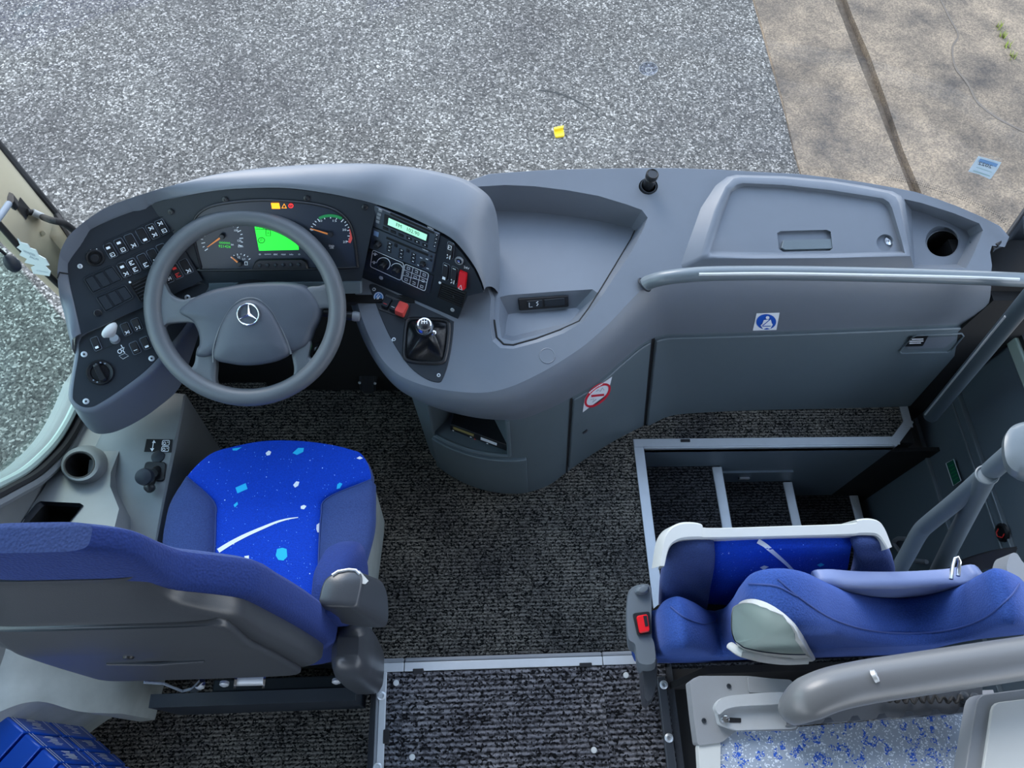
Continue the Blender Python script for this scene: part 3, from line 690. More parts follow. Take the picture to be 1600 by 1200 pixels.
lo_, lr, li, lf = [D(*p) for p in LO], [D(*p, .026) for p in LR], [D(*p, .024) for p in LI], [D(*p, .010) for p in LF]
HR = [(1214, 364), (1220, 361), (1292, 359), (1298, 362), (1301, 388), (1297, 392), (1223, 394), (1217, 390)]
hr = [D(*p, .010) for p in HR]; hb = [D(*p, -.03) for p in [(1220, 371), (1226, 368), (1288, 366), (1293, 369), (1296, 385), (1292, 388), (1227, 390), (1222, 387)]]
lk_ = [D(*p, .010) for p in ell((1383, 379), 13.5, 13, 24)]
b = B(); b.grid([lo_, [p.lerp(q, .85) + TOP.n * .001 for p, q in zip(lo_, lr)], lr, li, lf], 0, True); b.plate(lf, [hr, lk_])
lid = b.obj('compartment_lid', M['dash'], dash, ang=50)
b = B(); b.grid([hr, hb], 0, True); b.plate(hb); b.obj('grip_recess', M['dash'], lid)
b = B(); b.prism([D(*p, -.004) for p in [(1221, 378), (1296, 376), (1300, 389), (1297, 391), (1223, 393), (1218, 390)]], TOP.n * .012, ch=.002); b.obj('grip_flap', M['dashdark'], lid)
b = B(); lb = [p - TOP.n * .02 for p in lk_]; b.grid([lk_, lb], 0, True); b.plate(lb); b.obj('lock_recess', M['dash'], lid)
b = B(); b.lathe([(.0125, 0), (.0125, .012), (.011, .015), (.004, .0155), (.0035, .013), (0, .013)], D(1384, 380, -.012), TOP.n, 24); b.obj('lock', M['chrome'], lid)
# round blind cap and lighter-style knob
b = B(); p = D(855, 556); b.lathe([(.0205, -.001), (.0205, .0006), (.019, .0016), (.0178, .0006), (0, .0008)], p, TOP.n, 28); b.obj('blind_cap', M['dash'], dash)
k = thing('power_lighter', 'black cylindrical plug standing on the dashboard top', 'lighter', D(1013, 292, -.02))
axk = (D(1011, 272, .06) - D(1013, 291, 0)).normalized(); axk = V((.0, -.1, 1)).normalized()
b = B(); b.lathe([(.0225, -.03), (.0225, .0), (.021, .004), (.019, .004), (.019, -.03)], D(1013, 291), TOP.n, 24); b.obj('collar', M['panel'], k)
b = B(); b.lathe([(.0155, -.02), (.0155, .028), (.0135, .030), (.0135, .033), (.0165, .035), (.0165, .046), (.0145, .049), (.012, .0465), (0, .0465)], D(1013, 289), axk, 24); b.obj('barrel', M['black'], k)

# ---- lower console body with niche, drawer, door and passenger panel
NA, NB, TN = 5.7, 8.75, .43
b = B(); ss = [k / SUBD for k in range(5 * SUBD, NS + 1)]; ts = [k / 14 for k in range(15)]
rows = [[low(s, t) for s in ss] for t in ts]
b.grid(rows, skip=lambda i, j: NA <= ss[j] and ss[j + 1] <= NB + .001 and ts[i + 1] <= TN + .001)
le = [low(5, t) for t in ts]; b.grid([le, [p + V((.03, .25, 0)) for p in le]])
re_ = [low(NC - 1, t) for t in ts]; b.grid([re_, [p + V((-.03, .12, 0)) for p in re_]])
b.grid([[p for p in FO[5 * SUBD:]], [p + V((0, 0, -.02)) + outn(5 + k / SUBD) * .004 for k, p in enumerate(FO[5 * SUBD:])]])
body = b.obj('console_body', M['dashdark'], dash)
sn = [s for s in ss if NA <= s <= NB + .001]; tn = [t for t in ts if t <= TN + .001]
inn_ = lambda s, t: low(s, t) * .35 + (V((.06, 1.02, 0)) + V((0, 0, low(s, t).z))) * .65
b = B(); topl = [low(s, 0) for s in sn]; botl = [low(s, tn[-1]) for s in sn]
it, ib = [inn_(s, 0) for s in sn], [inn_(s, tn[-1]) for s in sn]
b.grid([topl, it, ib, botl])
for e in (0, -1): b.grid([[topl[e], it[e]], [botl[e], ib[e]]])
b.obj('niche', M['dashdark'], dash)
b = B(); fr_ = [low(sn[0], t) for t in tn] + botl[1:] + [low(sn[-1], t) for t in reversed(tn)]
b.tube(fr_, .006, 8); b.obj('niche_lip', M['dashdark'], dash)
def panelpatch(s0, s1, t0, t1, off, name, m, n=26, th=.012, r=True):
    """a proud panel following the console body"""
    b = B(); S = [lerp(s0, s1, k / n) for k in range(n + 1)]; T = [lerp(t0, t1, k / 8) for k in range(9)]
    f = [[low(s, t, off) for s in S] for t in T]; bk = [[low(s, t, off - th) for s in S] for t in T]
    b.grid(f)
    ring1 = f[0] + [r_[-1] for r_ in f[1:]] + f[-1][-2::-1] + [r_[0] for r_ in f[-2:0:-1]]
    ring2 = bk[0] + [r_[-1] for r_ in bk[1:]] + bk[-1][-2::-1] + [r_[0] for r_ in bk[-2:0:-1]]
    b.grid([ring1, ring2], 0, True); return b.obj(name, m, dash, bev=.003)
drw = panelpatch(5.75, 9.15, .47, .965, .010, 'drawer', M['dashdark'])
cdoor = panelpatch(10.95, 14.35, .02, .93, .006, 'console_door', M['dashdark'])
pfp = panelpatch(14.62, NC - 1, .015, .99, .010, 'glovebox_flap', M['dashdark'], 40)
t_ = bvh([cdoor]); f_ = surf(t_)
def slit(s, t0, t1, wd=.05):
    b = B(); b.grid([[low(s - wd / 2, t, .0065) for t in (t0, (t0 + t1) / 2, t1)], [low(s + wd / 2, t, .0065) for t in (t0, (t0 + t1) / 2, t1)]]); return b
b = B(); b.grid([[low(10.93, t, .001) for t in ts], [low(10.84, t, .001) for t in ts]]); b.obj('door_gap', M['blackm'], dash)
b = B(); b.grid([[low(14.6, t, .001) for t in ts], [low(14.42, t, .001) for t in ts]]); b.obj('flap_gap', M['blackm'], dash)
b = B(); p = hit(t_, 910, 676, .0); q = hit(t_, 917, 671, .0)
b.tube([p - outn(12) * -.001, p.lerp(q, .5) + outn(12) * .003, q + outn(12) * .001], .004, 8, flat=.5); b.obj('latch', M['black'], cdoor)
# no-smoking sticker on the console door
b = B(); nsq = [(956, 588), (950, 612), (946, 617), (910, 644), (913, 622), (918, 614)]
decal(t_, nsq, .0012, b, 0)
cx, cy = 933, 617
rot_ = math.radians(-41); strip(f_, ell((cx, cy), 23, 11, 32, rot_), 3.4, .0022, b, 1, True); strip(f_, [(923, 618), (943, 616)], 3.4, .0024, b, 1)
strip(f_, [(931, 611), (934, 608), (937, 611), (941, 605), (943, 609)], .8, .002, b, 2); strip(f_, [(922, 624), (927, 622), (925, 628), (931, 623)], .8, .002, b, 2)
b.obj('no_smoking_sticker', [M['print'], mat('sign_red', '#c8102e', .5), M['dim']], cdoor)['label'] = 'white sticker with a red prohibition ring on the console door'
# seat-belt sticker above the seam of the passenger front
t2 = bvh([side_band]); f2 = surf(t2)
b = B(); decal(t2, [(1182, 489), (1218, 488), (1213, 515), (1176, 516)], .0012, b, 0); decal(t2, ell((1197, 502), 15.5, 12, 32), .002, b, 1)
decal(t2, ell((1199, 495), 2.9, 2.6, 14), .003, b, 0)
decal(t2, [(1193, 498.5), (1204, 498), (1206, 506), (1204, 508), (1192, 508.5), (1190, 506.5)], .003, b, 0)
decal(t2, [(1188, 507), (1190, 505), (1192, 510), (1197, 509), (1202, 509.5), (1206, 504), (1207, 506), (1203, 512.5), (1198, 511), (1192, 513)], .003, b, 0)
strip(f2, [(1204, 496.5), (1191, 507)], 1.2, .004, b, 1); strip(f2, [(1191, 508), (1204, 507.5)], 1.0, .004, b, 1)
b.obj('seat_belt_sticker', [M['print'], M['blueprint']], side_band)['label'] = 'white sticker with blue seat belt pictogram on the dashboard front'
# grip in the glovebox flap with a warning label
t3 = bvh([pfp]); f3 = surf(t3)
GO = [(1424, 526), (1432, 523), (1502, 520), (1505, 524), (1487, 546), (1480, 549), (1408, 551), (1405, 548)]
GI = [(1432, 529), (1438, 527), (1492, 525), (1494, 528), (1479, 541), (1475, 543), (1419, 545), (1417, 543)]
go = [hit(t3, *p, .002) for p in GO]; gi = [hit(t3, *p, -.022) for p in GI]; gm = [p.lerp(q, .3) + V((0, 0, .0)) for p, q in zip(go, gi)]
b = B(); lipg = [p + V((0, -.004, 0)) for p in go]
b.tube(go + [go[0]], .003, 6, caps=False); b.obj('grip_lip', M['dashdark'], pfp)
b = B(); gi2 = [hit(t3, *p, .0012) for p in GI]; b.plate(gi2); b.obj('grip_pad', M['dash'], pfp)
b = B(); decal(t3, [(1421, 524), (1450, 523), (1441, 539), (1412, 540)], .004, b, 0)
for k, (ww, off) in enumerate(((18, 0), (22, 0), (18, 0))):
    y = 528 + k * 3.1; x = 1433 - k * 2; strip(f3, [(x - ww / 2, y), (x + ww / 2, y - .5)], 1.5, .005, b, 1)
b.obj('warning_label', [M['black'], M['print']], pfp)['label'] = 'small black label with white lines of writing in the dashboard grip'

# ================================================================== DRIVER COWL AND PANELS
LP = Plane(P(132, 364, .93), P(127, 520, .79), P(314, 437, .79))
CP = Plane(P(280, 308, .95), P(561, 312, .95), P(430, 440, .78))
RP = Plane(P(587, 318, .94), D(561, 426, .01), D(717, 493, .01))
inner = [(127, 522), (116, 475), (107, 432), (107, 405), (114, 382), (132, 364), (182, 340), (243, 318), (280, 308), (336, 298), (392, 294), (449, 294), (505, 301), (542, 308), (587, 319), (632, 335), (678, 357), (706, 373), (724, 392), (742, 417), (752, 438), (757, 453)]
outerc = [(113, 532), (103, 482), (91, 440), (92, 408), (99, 384), (117, 360), (165, 326), (228, 303), (268, 291), (330, 275), (390, 266), (450, 261), (515, 258), (580, 258.5), (640, 264), (690, 273), (725, 283), (752, 299), (768, 316), (776, 345), (779, 405), (776, 457)]
def pl_for(u, k):
    if k <= 7: return LP
    return CP if k <= 13 else RP
innp = []
for k, (u, v) in enumerate(inner):
    p = pl_for(u, k).at(u, v)
    if k == 7: p = (LP.at(u, v) + CP.at(u, v)) / 2
    if k == 14: p = (CP.at(u, v) + RP.at(u, v)) / 2
    innp.append(p)
crestz = [.80, .84, .90, .93, .95, .965, .975, .98, .98, .98, .98, .98, .98, .975, .965, .955, .94, .92, .89, .84, .78, .71]
outp = [P(u, v, z - .01) for (u, v), z in zip(outerc, crestz)]
I_, O_ = catmull(innp, 120), catmull(outp, 120)
b = B(); rows = []
for k, (a, c) in enumerate(zip(I_, O_)):
    d = c - a; L = d.length; up = V((0, 0, 1)); hgt = min(.02, L * .18)
    base2 = a + (a - CAM).normalized() * .02
    r = [base2, a]
    for t in (.06, .15, .3, .45, .6, .75, .88, 1): r.append(a + d * t + up * hgt * math.sin(math.pi * min(1, t * .9 + .05)) ** .6)
    dd = V((d.x, d.y, 0)).normalized()
    dp = .30 if k > 40 else .07 + .05 * k / 40
    r += [c + dd * .012 + V((0, 0, -.02)), c + dd * .02 + V((0, 0, -.07)), c + dd * .022 + V((0, 0, -dp))]
    rows.append(r)
b.grid(rows); cowl = b.obj('cowl', M['dash'], dash, ang=60)
b = B(); b.tube([O_[12] + V((0, 0, .003)), I_[12].lerp(O_[12], .5) + V((0, 0, .016)), I_[12] + V((0, 0, .002))], .0016, 6); b.obj('cowl_seam', M['blackm'], dash)
# panel faces
LPp = [(127, 522), (116, 475), (106, 432), (106, 405), (113, 381), (132, 363), (182, 339), (244, 317), (273, 366), (316, 437), (270, 459), (200, 489)]
b = B(); b.prism([LP.at(*p, -.012) for p in LPp], LP.n * .012); lpan = b.obj('switch_panel', M['panel'], dash)
b = B(); b.prism([CP.at(*p, -.014) for p in [(238, 316), (280, 306), (336, 296), (392, 292), (449, 292), (505, 299), (542, 306), (590, 317), (566, 432), (560, 444), (340, 449), (314, 438), (268, 362)]], CP.n * .012); b.obj('cluster_surround', M['panel'], dash)
b = B(); b.prism([RP.at(*p, -.012) for p in [(587, 318), (632, 334), (678, 356), (706, 372), (724, 391), (743, 417), (753, 438), (758, 452), (733, 458), (718, 494), (640, 460), (560, 426), (566, 415)]], RP.n * .012); rpf = b.obj('centre_panel', M['panel'], dash)
b = B(); b.prism([CP.at(*p, -.01) for p in [(328, 440), (566, 437), (566, 455), (328, 458)]], CP.n * .014, ch=.004); b.obj('cluster_ledge', M['dashdark'], dash)
# knee panel and firewall behind the wheel
b = B(); b.box((-.62, 1.17, .0), (.05, 1.19, .76)); b.box((-.66, 1.05, .70), (-.1, 1.18, .715)); b.obj('knee_panel', M['blackm'], dash)
b = B(); b.box((XW, 1.2, -.02), (1.6, 1.24, .66)); b.obj('bulkhead', M['blackm'], dash)

SWA, SWB = (11.5, -4.6), (11.5, 20)
def rocker(par, pl, c, a, bb, h=.006, glyph=None, m=None, gm=None, cat='rocker_switch', tilt=.35, outline=True):
    """rocker: rounded cap tipped about its middle, with printed marks"""
    q = quad(c, a, bb); pts = rpoly([pl.at(*p, .001) for p in q], .18, 3); n = pl.n
    down = (pl.at(c[0] + bb[0] / 2, c[1] + bb[1] / 2) - pl.at(c[0] - bb[0] / 2, c[1] - bb[1] / 2)); Ld = down.length; down.normalize(); cc = pl.at(*c)
    top = []
    for p in pts: s = (p - cc).dot(down) / Ld; top.append(cc + (p - cc) * .86 + n * (h * (1 + tilt * s * 2)))
    b = B(); b.grid([pts, [p.lerp(t, .5) + n * h * .3 for p, t in zip(pts, top)], top], 0, True); b.plate(top)
    fn = lambda u, v, o: (lambda p: p + n * (h * (1 + tilt * ((p - cc).dot(down) / Ld * 2 / .86)) + .0022))(pl.at(u, v))
    if glyph:
        for (gx, gy, kind) in glyph:
            x = c[0] + a[0] * gx + bb[0] * gy; y = c[1] + a[1] * gx + bb[1] * gy
            A = (a[0] * .5, a[1] * .5); Bv = (bb[0] * .24, bb[1] * .24)
            qq = quad((x, y), A, Bv)
            if kind == 'box': strip(fn, qq, 1.1, 0, b, 1, True); strip(fn, [((qq[0][0] + qq[3][0]) / 2, (qq[0][1] + qq[3][1]) / 2), (x, y)], 1.1, 0, b, 1)
            elif kind == 'fill': b.plate([fn(*p, 0) for p in quad((x, y), A, (Bv[0] * .7, Bv[1] * .7))], mi=1)
            elif kind == 'e': strip(fn, [qq[1], qq[0], qq[3], qq[2]], 1.3, 0, b, 1); strip(fn, [((qq[0][0] + qq[3][0]) / 2, (qq[0][1] + qq[3][1]) / 2), (x, y)], 1.3, 0, b, 1)
            elif kind == 'tri': strip(fn, [qq[3], qq[2], ((qq[0][0] + qq[1][0]) / 2, (qq[0][1] + qq[1][1]) / 2)], 1.0, 0, b, 1, True)
            elif kind == 'w': strip(fn, [qq[0], (x, y), qq[1], qq[2], (x, y), qq[3]], 1.4, 0, b, 1)
            elif kind == 'line': strip(fn, [qq[0], qq[1]], .9, 0, b, 1)
    if outline:
        oq = quad(c, (a[0] * 1.12, a[1] * 1.12), (bb[0] * 1.05, bb[1] * 1.05)); strip(lambda u, v, o: pl.at(u, v, .0012), rpoly([(x, y, 0) for x, y in oq], .2, 2), .7, 0, b, 2, True)
    o = b.obj(cat, [m or M['black'], gm or M['print'], M['dim']], par)
    return o
def bezel(par, pl, quadpx, name='switch_bezel', h=.0025, r=.0011):
    b = B(); pts = rpoly([pl.at(*p, h) for p in quadpx], .12, 3); b.tube(pts + [pts[0]], r, 6, caps=False); return b.obj(name, M['dim'] if name == 'outline' else M['panel'], par)
row1 = [((172.5, 391.7), [(-.05, -.25, 'fill'), (0, .28, 'box')]), ((189, 384), [(-.05, -.25, 'fill'), (0, .28, 'box')]), ((205, 377), [(0, .3, 'w')]), ((223, 368), [(0, .3, 'fill')]), ((238.5, 361.5), [(0, -.25, 'w'), (0, .25, 'w')]), ((253, 354.5), [(0, -.27, 'w'), (0, .28, 'box')])]
row2 = [((193.6, 421.5), [(0, -.25, 'fill'), (0, .28, 'w')]), ((208.5, 415.3), [(0, -.25, 'e'), (0, .25, 'e')]), ((225, 408), [(0, .25, 'e')]), ((240, 400.5), [(0, .3, 'w')]), ((255, 392.5), [(0, .3, 'w')])]
for c, g in row1 + row2: rocker(lpan, LP, c, SWA, SWB, .006, g)
rocker(lpan, LP, (275, 424), SWA, SWB, .006, [(0, -.25, 'fill'), (0, .25, 'e')], gm=M['redprint']); rocker(lpan, LP, (290.5, 416.5), SWA, SWB, .006, [(0, .3, 'w')]); rocker(lpan, LP, (262, 431), (9, -4), (11, 19), .003, [(0, .2, 'w')])
for q in ([(162, 380), (212, 358), (228, 381), (178, 405)], [(214, 357), (259, 336), (276, 357), (230, 382)], [(181, 412), (231, 388), (249, 412), (200, 437)]): bezel(lpan, LP, q)
for q in ([(130, 435), (175, 414.6), (192, 437.5), (145, 458.6)], [(149.6, 464), (195, 445), (209, 465), (165, 488)]):
    bezel(lpan, LP, q)
    for k in range(3):
        a0, a1 = l2(q[0], q[1], (k + .12) / 3), l2(q[0], q[1], (k + .9) / 3); d0, d1 = l2(q[3], q[2], (k + .12) / 3), l2(q[3], q[2], (k + .9) / 3)
        b = B(); b.prism([LP.at(*p, .0005) for p in (l2(a0, d0, .08), l2(a1, d1, .08), l2(a1, d1, .92), l2(a0, d0, .92))], LP.n * .002, ch=.001); b.obj('blank_cover', M['panel'], lpan)
def vent(par, pl, q, ns=6, name='air_vent'):
    v_ = B(); pts = [pl.at(*p, .001) for p in q]; v_.tube(pts + [pts[0]], .0022, 6, caps=False); v_.plate([pl.at(*p, .0006) for p in q])
    o = v_.obj(name, M['blackm'], par)
    for k in range(ns):
        t = (k + .5) / ns; a0, a1 = l2(q[0], q[3], t), l2(q[1], q[2], t); a0, a1 = l2(a0, a1, .04), l2(a0, a1, .97)
        b = B(); b.tube([pl.at(*a0, .003), pl.at(*a1, .003)], .0014, 6); b.obj('slat', M['black'], o)
    b = B(); c = l2(l2(q[0], q[1], .6), l2(q[3], q[2], .6), .5); b.lathe([(.003, 0), (.003, .004), (.001, .005)], pl.at(*c, .003), pl.n, 10); b.obj('vent_tab', M['black'], o)
    return o
vent(dash, LP, [(203, 444), (246, 424), (264, 449), (220, 471)])
b = B(); p = LP.at(203, 441, .002); b.lathe([(.0028, 0), (.002, .0015), (0, .0018)], p, LP.n, 10); b.obj('indicator', M['print'], lpan)
def rotary(par, pl, c, rs, hs, name, m=None, tick=None):
    b = B(); b.lathe(list(zip(rs, hs)), pl.at(*c), pl.n, 28); o = b.obj(name, m or M['black'], par); return o
o = rotary(lpan, LP, (148.7, 402.7), [.019, .019, .017, .0135, .0125, .0095, .0095, .0075, 0], [0, .003, .005, .004, .001, .001, .013, .0155, .0155], 'rotary_knob')
b = B()
for ang in (-2.5, -2.0, -1.3): 
    a_, c_ = frame(LP.n); q = ell((148.7, 402.7), 15, 13.5, 40)[int((ang % (2 * math.pi)) / (2 * math.pi) * 40)]; b.lathe([(.0014, 0), (0, .0008)], LP.at(*q, .001), LP.n, 8)
b.obj('scale_mark', M['print'], lpan)['kind'] = 'stuff'
def screw(par, pl, c, r=.0045, m=None):
    b = B(); b.lathe([(r * 1.5, 0), (r * 1.5, .0012), (r, .0022), (r * .55, .0022), (r * .5, .0008), (0, .0008)], pl.at(*c), pl.n, 14); return b.obj('screw', m or M['alu'], par)
screw(lpan, LP, (125, 416), .0035); rotary(lpan, LP, (153, 489), [.0085, .0085, .007, .0065, 0], [0, .002, .003, .001, .001], 'lock')
for c in [(267, 331)]: screw(dash, CP, c, .0045, M['black'])
for c in [(352, 312), (479, 310), (570, 324)]: screw(dash, CP, c, .0045, M['black'])

# ---- instrument cluster
icp = [(302, 352), (308, 336), (328, 323), (364, 316), (411, 313), (467, 316), (505, 322), (529, 332), (545, 349), (553, 374), (558, 414), (556, 418), (500, 420), (319, 422), (314, 417), (304, 377)]
icp = cm2(icp, 64, True)
b = B(); b.prism([CP.at(*p, -.001) for p in icp], CP.n * .001); ic = b.obj('instrument_cluster', M['cluster'], dash)
b = B(); rp_ = [CP.at(*p, .001) for p in icp]; b.tube(rp_ + [rp_[0]], .003, 8, caps=False); b.obj('bezel', M['black'], ic)
fc = lambda u, v, o: CP.at(u, v, o)
def gauge(c, rx, ry, a0, a1, n, long=5, lw=1.2, r0=.82):
    b = B()
    for k in range(n + 1):
        a = math.radians(lerp(a0, a1, k / n)); q = .08 if k % 2 else .0
        strip(fc, [(c[0] + rx * (r0 + q) * math.cos(a), c[1] - ry * (r0 + q) * math.sin(a)), (c[0] + rx * math.cos(a), c[1] - ry * math.sin(a))], lw, .0012, b)
    return b
gauge((347, 374), 33, 31, 215, -20, 20).obj('speed_scale', M['print'], ic)
gauge((516, 366), 33, 30, 165, -25, 20).obj('rev_scale', M['print'], ic)
b = B(); strip(fc, [(516 + 33 * math.cos(math.radians(a)), 366 - 29 * math.sin(math.radians(a))) for a in range(122, 52, -5)], 4.5, .0014, b); b.obj('green_band', M['green'], ic)
b = B(); strip(fc, [(516 + 33 * math.cos(math.radians(a)), 366 - 29 * math.sin(math.radians(a))) for a in range(18, -32, -5)], 4.5, .0014, b); b.obj('red_band', M['coral'], ic)
b = B(); gauge((375, 412), 19, 16, 140, 30, 6).obj('fuel_scale', M['print'], ic)
b = B()
for s, c, w_ in (('10', (501, 345), 5), ('15', (523, 345), 6), ('20', (538, 359), 6), ('25', (539, 378), 6), ('5', (487, 359), 3), ('100', (369, 360), 6), ('120', (374, 376), 6), ('km/h', (376, 385), 8), ('1/min', (518, 384), 8), ('x100', (518, 387), 6), ('km', (363, 382), 4), ('1/2', (373, 402), 4), ('1/1', (381, 405), 4)): text(fc, s, c, (w_, 0), (0, -3.2), b, 0, .0014)
for k, (s, w_) in enumerate((('o', 3), ('system', 10), ('esc', 6), ('reset', 7), ('info', 6), ('o', 3))): text(fc, s, (406 + k * 12.3, 397.5), (w_, 0), (0, -2.2), b, 0, .0014)
b.obj('numerals', M['print'], ic)['kind'] = 'stuff'
b = B(); text(fc, '00000', (351, 379.5), (17, 1), (0, -3.2), b); text(fc, '921426', (351, 385), (19, 1), (0, -4), b); b.obj('odometer', mat('odo_green', '#3fd03f', .5, emit='#3fd03f', es=.25), ic)['kind'] = 'stuff'
def needle(c, tip, name='needle'):
    b = B(); a, t = CP.at(*c, .006), CP.at(*tip, .006); d = (t - a).normalized(); s = d.cross(CP.n)
    b.prism([a - s * .0022, t - s * .0008, t + s * .0008, a + s * .0022], CP.n * .0012); o = b.obj(name, M['orange'], ic)
    b = B(); b.lathe([(.0062, -.004), (.0062, .002), (.005, .004), (0, .0045)], a, CP.n, 18); b.obj('needle_hub', M['black'], ic)
needle((347, 369.5), (324, 386)); needle((516, 366.5), (485, 357)); needle((374.5, 412.5), (361, 401))
b = B(); lc = [(397, 349), (420, 352), (444, 358), (458, 366), (465, 373), (467, 390), (405, 391.5)]
b.prism([CP.at(*p, .0005) for p in lc], CP.n * .0012); ld = b.obj('display', M['lcd'], ic)
b = B(); fd = lambda u, v, o: CP.at(u, v, .0023)
text(fd, 'N', (403.5, 353.5), (5.5, .3), (0, -5), b); strip(fd, [(399, 358), (427, 358.5)], 1, 0, b); strip(fd, [(411, 352), (411.5, 357.5)], 1, 0, b)
strip(fd, quad((419, 364), (7, .5), (.6, 9)), 1.1, 0, b, closed=True); strip(fd, ell((408.5, 375.5), 5, 4.2, 18), 1.2, 0, b, closed=True); text(fd, 'P', (408.5, 375.5), (3.4, .2), (0, -4.6), b); text(fd, 'A', (419, 364), (3.4, 0), (0, -5.5), b)
b.obj('display_marks', mat('lcd_ink', '#062c08', .6), ic)['kind'] = 'stuff'
b = B(); b.prism([CP.at(*p, .0005) for p in [(423.5, 317), (436, 317), (438, 326), (425, 326)]], CP.n * .001); b.obj('warning_lamp', M['warn'], ic)
b = B(); strip(fc, [(440.5, 325), (447.5, 325), (444, 318.5)], 1.3, .0014, b, closed=True); b.obj('warning_triangle', M['warn'], ic)
b = B(); strip(fc, ell((454.5, 321.5), 3.3, 3, 18), 1.4, .0014, b, closed=True); strip(fc, [(454.5, 319.5), (454.5, 322.5)], 1.2, .0014, b); b.obj('brake_lamp', M['warnr'], ic)
b = B(); b.prism([CP.at(*p, .0005) for p in [(399, 408), (404, 405), (474, 404), (479, 407), (482, 418), (394, 419.5)]], CP.n * .008, ch=.003); bb_ = b.obj('button_bar', M['black'], ic)
for k in range(6):
    b = B(); b.lathe([(.0042, 0), (.0042, .003), (.0025, .0048), (0, .005)], CP.at(406 + k * 12.2, 414.5 - k * .3, .008), CP.n, 14); b.obj('button', M['panel'], ic)
b = B(); strip(fc, quad((384.5, 411.5), (4, 0), (.4, 5)), 1.2, .0014, b, closed=True); b.obj('fuel_symbol', M['print'], ic)

# ---- radio, disc player, heater panel
RA = (12, 5.1); ra = lambda k: (RA[0] * k / 13, RA[1] * k / 13); RB = lambda k: (-3 * k / 32, 32 * k / 32)
fr = lambda h: (lambda u, v, o: RP.at(u, v, h + .0006))
def unit(name, label, cat, q, h):
    b = B(); b.prism(rpoly([RP.at(*p, -.0) for p in q], .04, 2), RP.n * h, ch=.0015); t = b.obj(name, mat(name + '_face', '#3d454e' if name != 'climate_panel' else '#1d2228', .4), dash); t['label'] = label; return t
rd = unit('car_radio', 'car radio with a pale green display in the centre panel', 'radio', [(586.5, 320), (688, 364), (682, 393), (583.5, 351)], .006)
cdp = unit('disc_player', 'disc player with two round knobs under the radio', 'disc player', [(583.4, 353), (681.5, 394.6), (676, 424), (578.6, 386)], .006)
clp = unit('climate_panel', 'black heater control panel under the disc player', 'climate panel', [(577.5, 388.5), (678, 430), (672.5, 458), (568.5, 421)], .003)
def key(par, c, wa, wb, h=.006, dz=.002, m=None, name='button'):
    b = B(); b.prism([RP.at(*p, h) for p in quad(c, ra(wa), RB(wb))], RP.n * dz, ch=.0008); return b.obj(name, m or M['black'], par)
b = B(); b.prism([RP.at(*p, .006) for p in [(601, 334), (671, 364.5), (668.5, 380), (599.5, 350.5)]], RP.n * .001); b.obj('display_frame', M['black'], rd)
b = B(); b.prism([RP.at(*p, .007) for p in [(607.5, 340.5), (667.6, 366.7), (665.5, 376), (606, 351)]], RP.n * .0008); dsp = b.obj('display', M['lcd2'], rd)
b = B(); text(fr(.0082), 'FM   102.90', (637, 358.5), (36, 15.5), (.6, -5.5), b); b.obj('station', mat('lcd_ink2', '#20413c', .6), rd)['kind'] = 'stuff'
b = B(); b.plate([RP.at(*p, .0066) for p in [(610, 332), (679, 362.5), (678.4, 366), (609.4, 335.5)]]); b.obj('disc_slot', M['blackm'], rd)
for c in [(594.5, 328.6), (592.8, 334.6), (591.4, 340.2), (590.3, 346)]: key(rd, c, 6, 4, m=M['greyp'])
for c in [(602.5, 356.7), (614.5, 362), (626.6, 367.2), (639.3, 372.4), (651.4, 377.7), (664, 383)]: key(rd, c, 9, 4)
for c in [(682.5, 367.5), (681.6, 373.5), (680.4, 379), (679, 384.6)]: key(rd, c, 4.5, 3.6)
b = B(); text(fr(.0062), 'VDO', (672.5, 356.5), (10, 4.3), (.3, -2.4), b)
for (u, v) in [(682.5, 367.5), (681.6, 373.5), (680.4, 379), (679, 384.6), (639.3, 372.4), (651.4, 377.7), (664, 383)]: b.plate([RP.at(*p, .0087) for p in quad((u, v), ra(2), RB(1.2))])
b.obj('marking', M['print'], rd)['kind'] = 'stuff'
b = B(); b.plate([RP.at(*p, .0066) for p in [(604, 369.6), (669.5, 397), (668.8, 400.6), (603.3, 373)]]); b.obj('disc_slot', M['blackm'], cdp)
b = B(); b.plate([RP.at(*p, .0066) for p in [(584.5, 360), (592, 363.2), (591, 370.5), (583.5, 367.5)]]); b.obj('badge', mat('badge_blue', '#7f9cc0', .4), cdp)
for c, r in (((590.5, 381.2), .0085), ((661, 412), .007)):
    b = B(); b.lathe([(r * 1.15, 0), (r, .003), (r * .85, .011), (r * .7, .0125), (0, .0125)], RP.at(*c, .006), RP.n, 22); b.obj('knob', M['black'], cdp)
for i, u0 in enumerate([(609, 380.5), (627.5, 389), (646.5, 397.5)]):
    for j in range(3): key(cdp, (u0[0] - j * .6, u0[1] + j * 5.5 + (2 if i == 1 else 0)), 7.5, 3.8)
for c in [(618.5, 383), (637.5, 391.5)]: key(cdp, c, 5, 5)
for c in [(674, 400.5), (673.5, 406.5)]: key(cdp, c, 3.5, 3)
b = B(); text(fr(.0062), 'VDO', (664.5, 391), (9, 3.8), (.3, -2.2), b)
for c in [(658, 403), (667, 405), (668, 419.5), (654, 414.5)]: b.plate([RP.at(*p, .0066) for p in quad(c, ra(4), RB(1.2))])
for i, u0 in enumerate([(609, 380.5), (627.5, 391), (646.5, 397.5)]):
    for j in range(3): b.plate([RP.at(*p, .0087) for p in quad((u0[0] - j * .6, u0[1] + j * 5.5), ra(3), RB(1))])
b.obj('marking', M['print'], cdp)['kind'] = 'stuff'
b = B(); f_c = fr(.0032)
strip(f_c, rpoly([(582.5, 390.5), (631, 411.5), (626, 438.5), (578.5, 416.5)], .12, 3), .9, 0, b, closed=True)
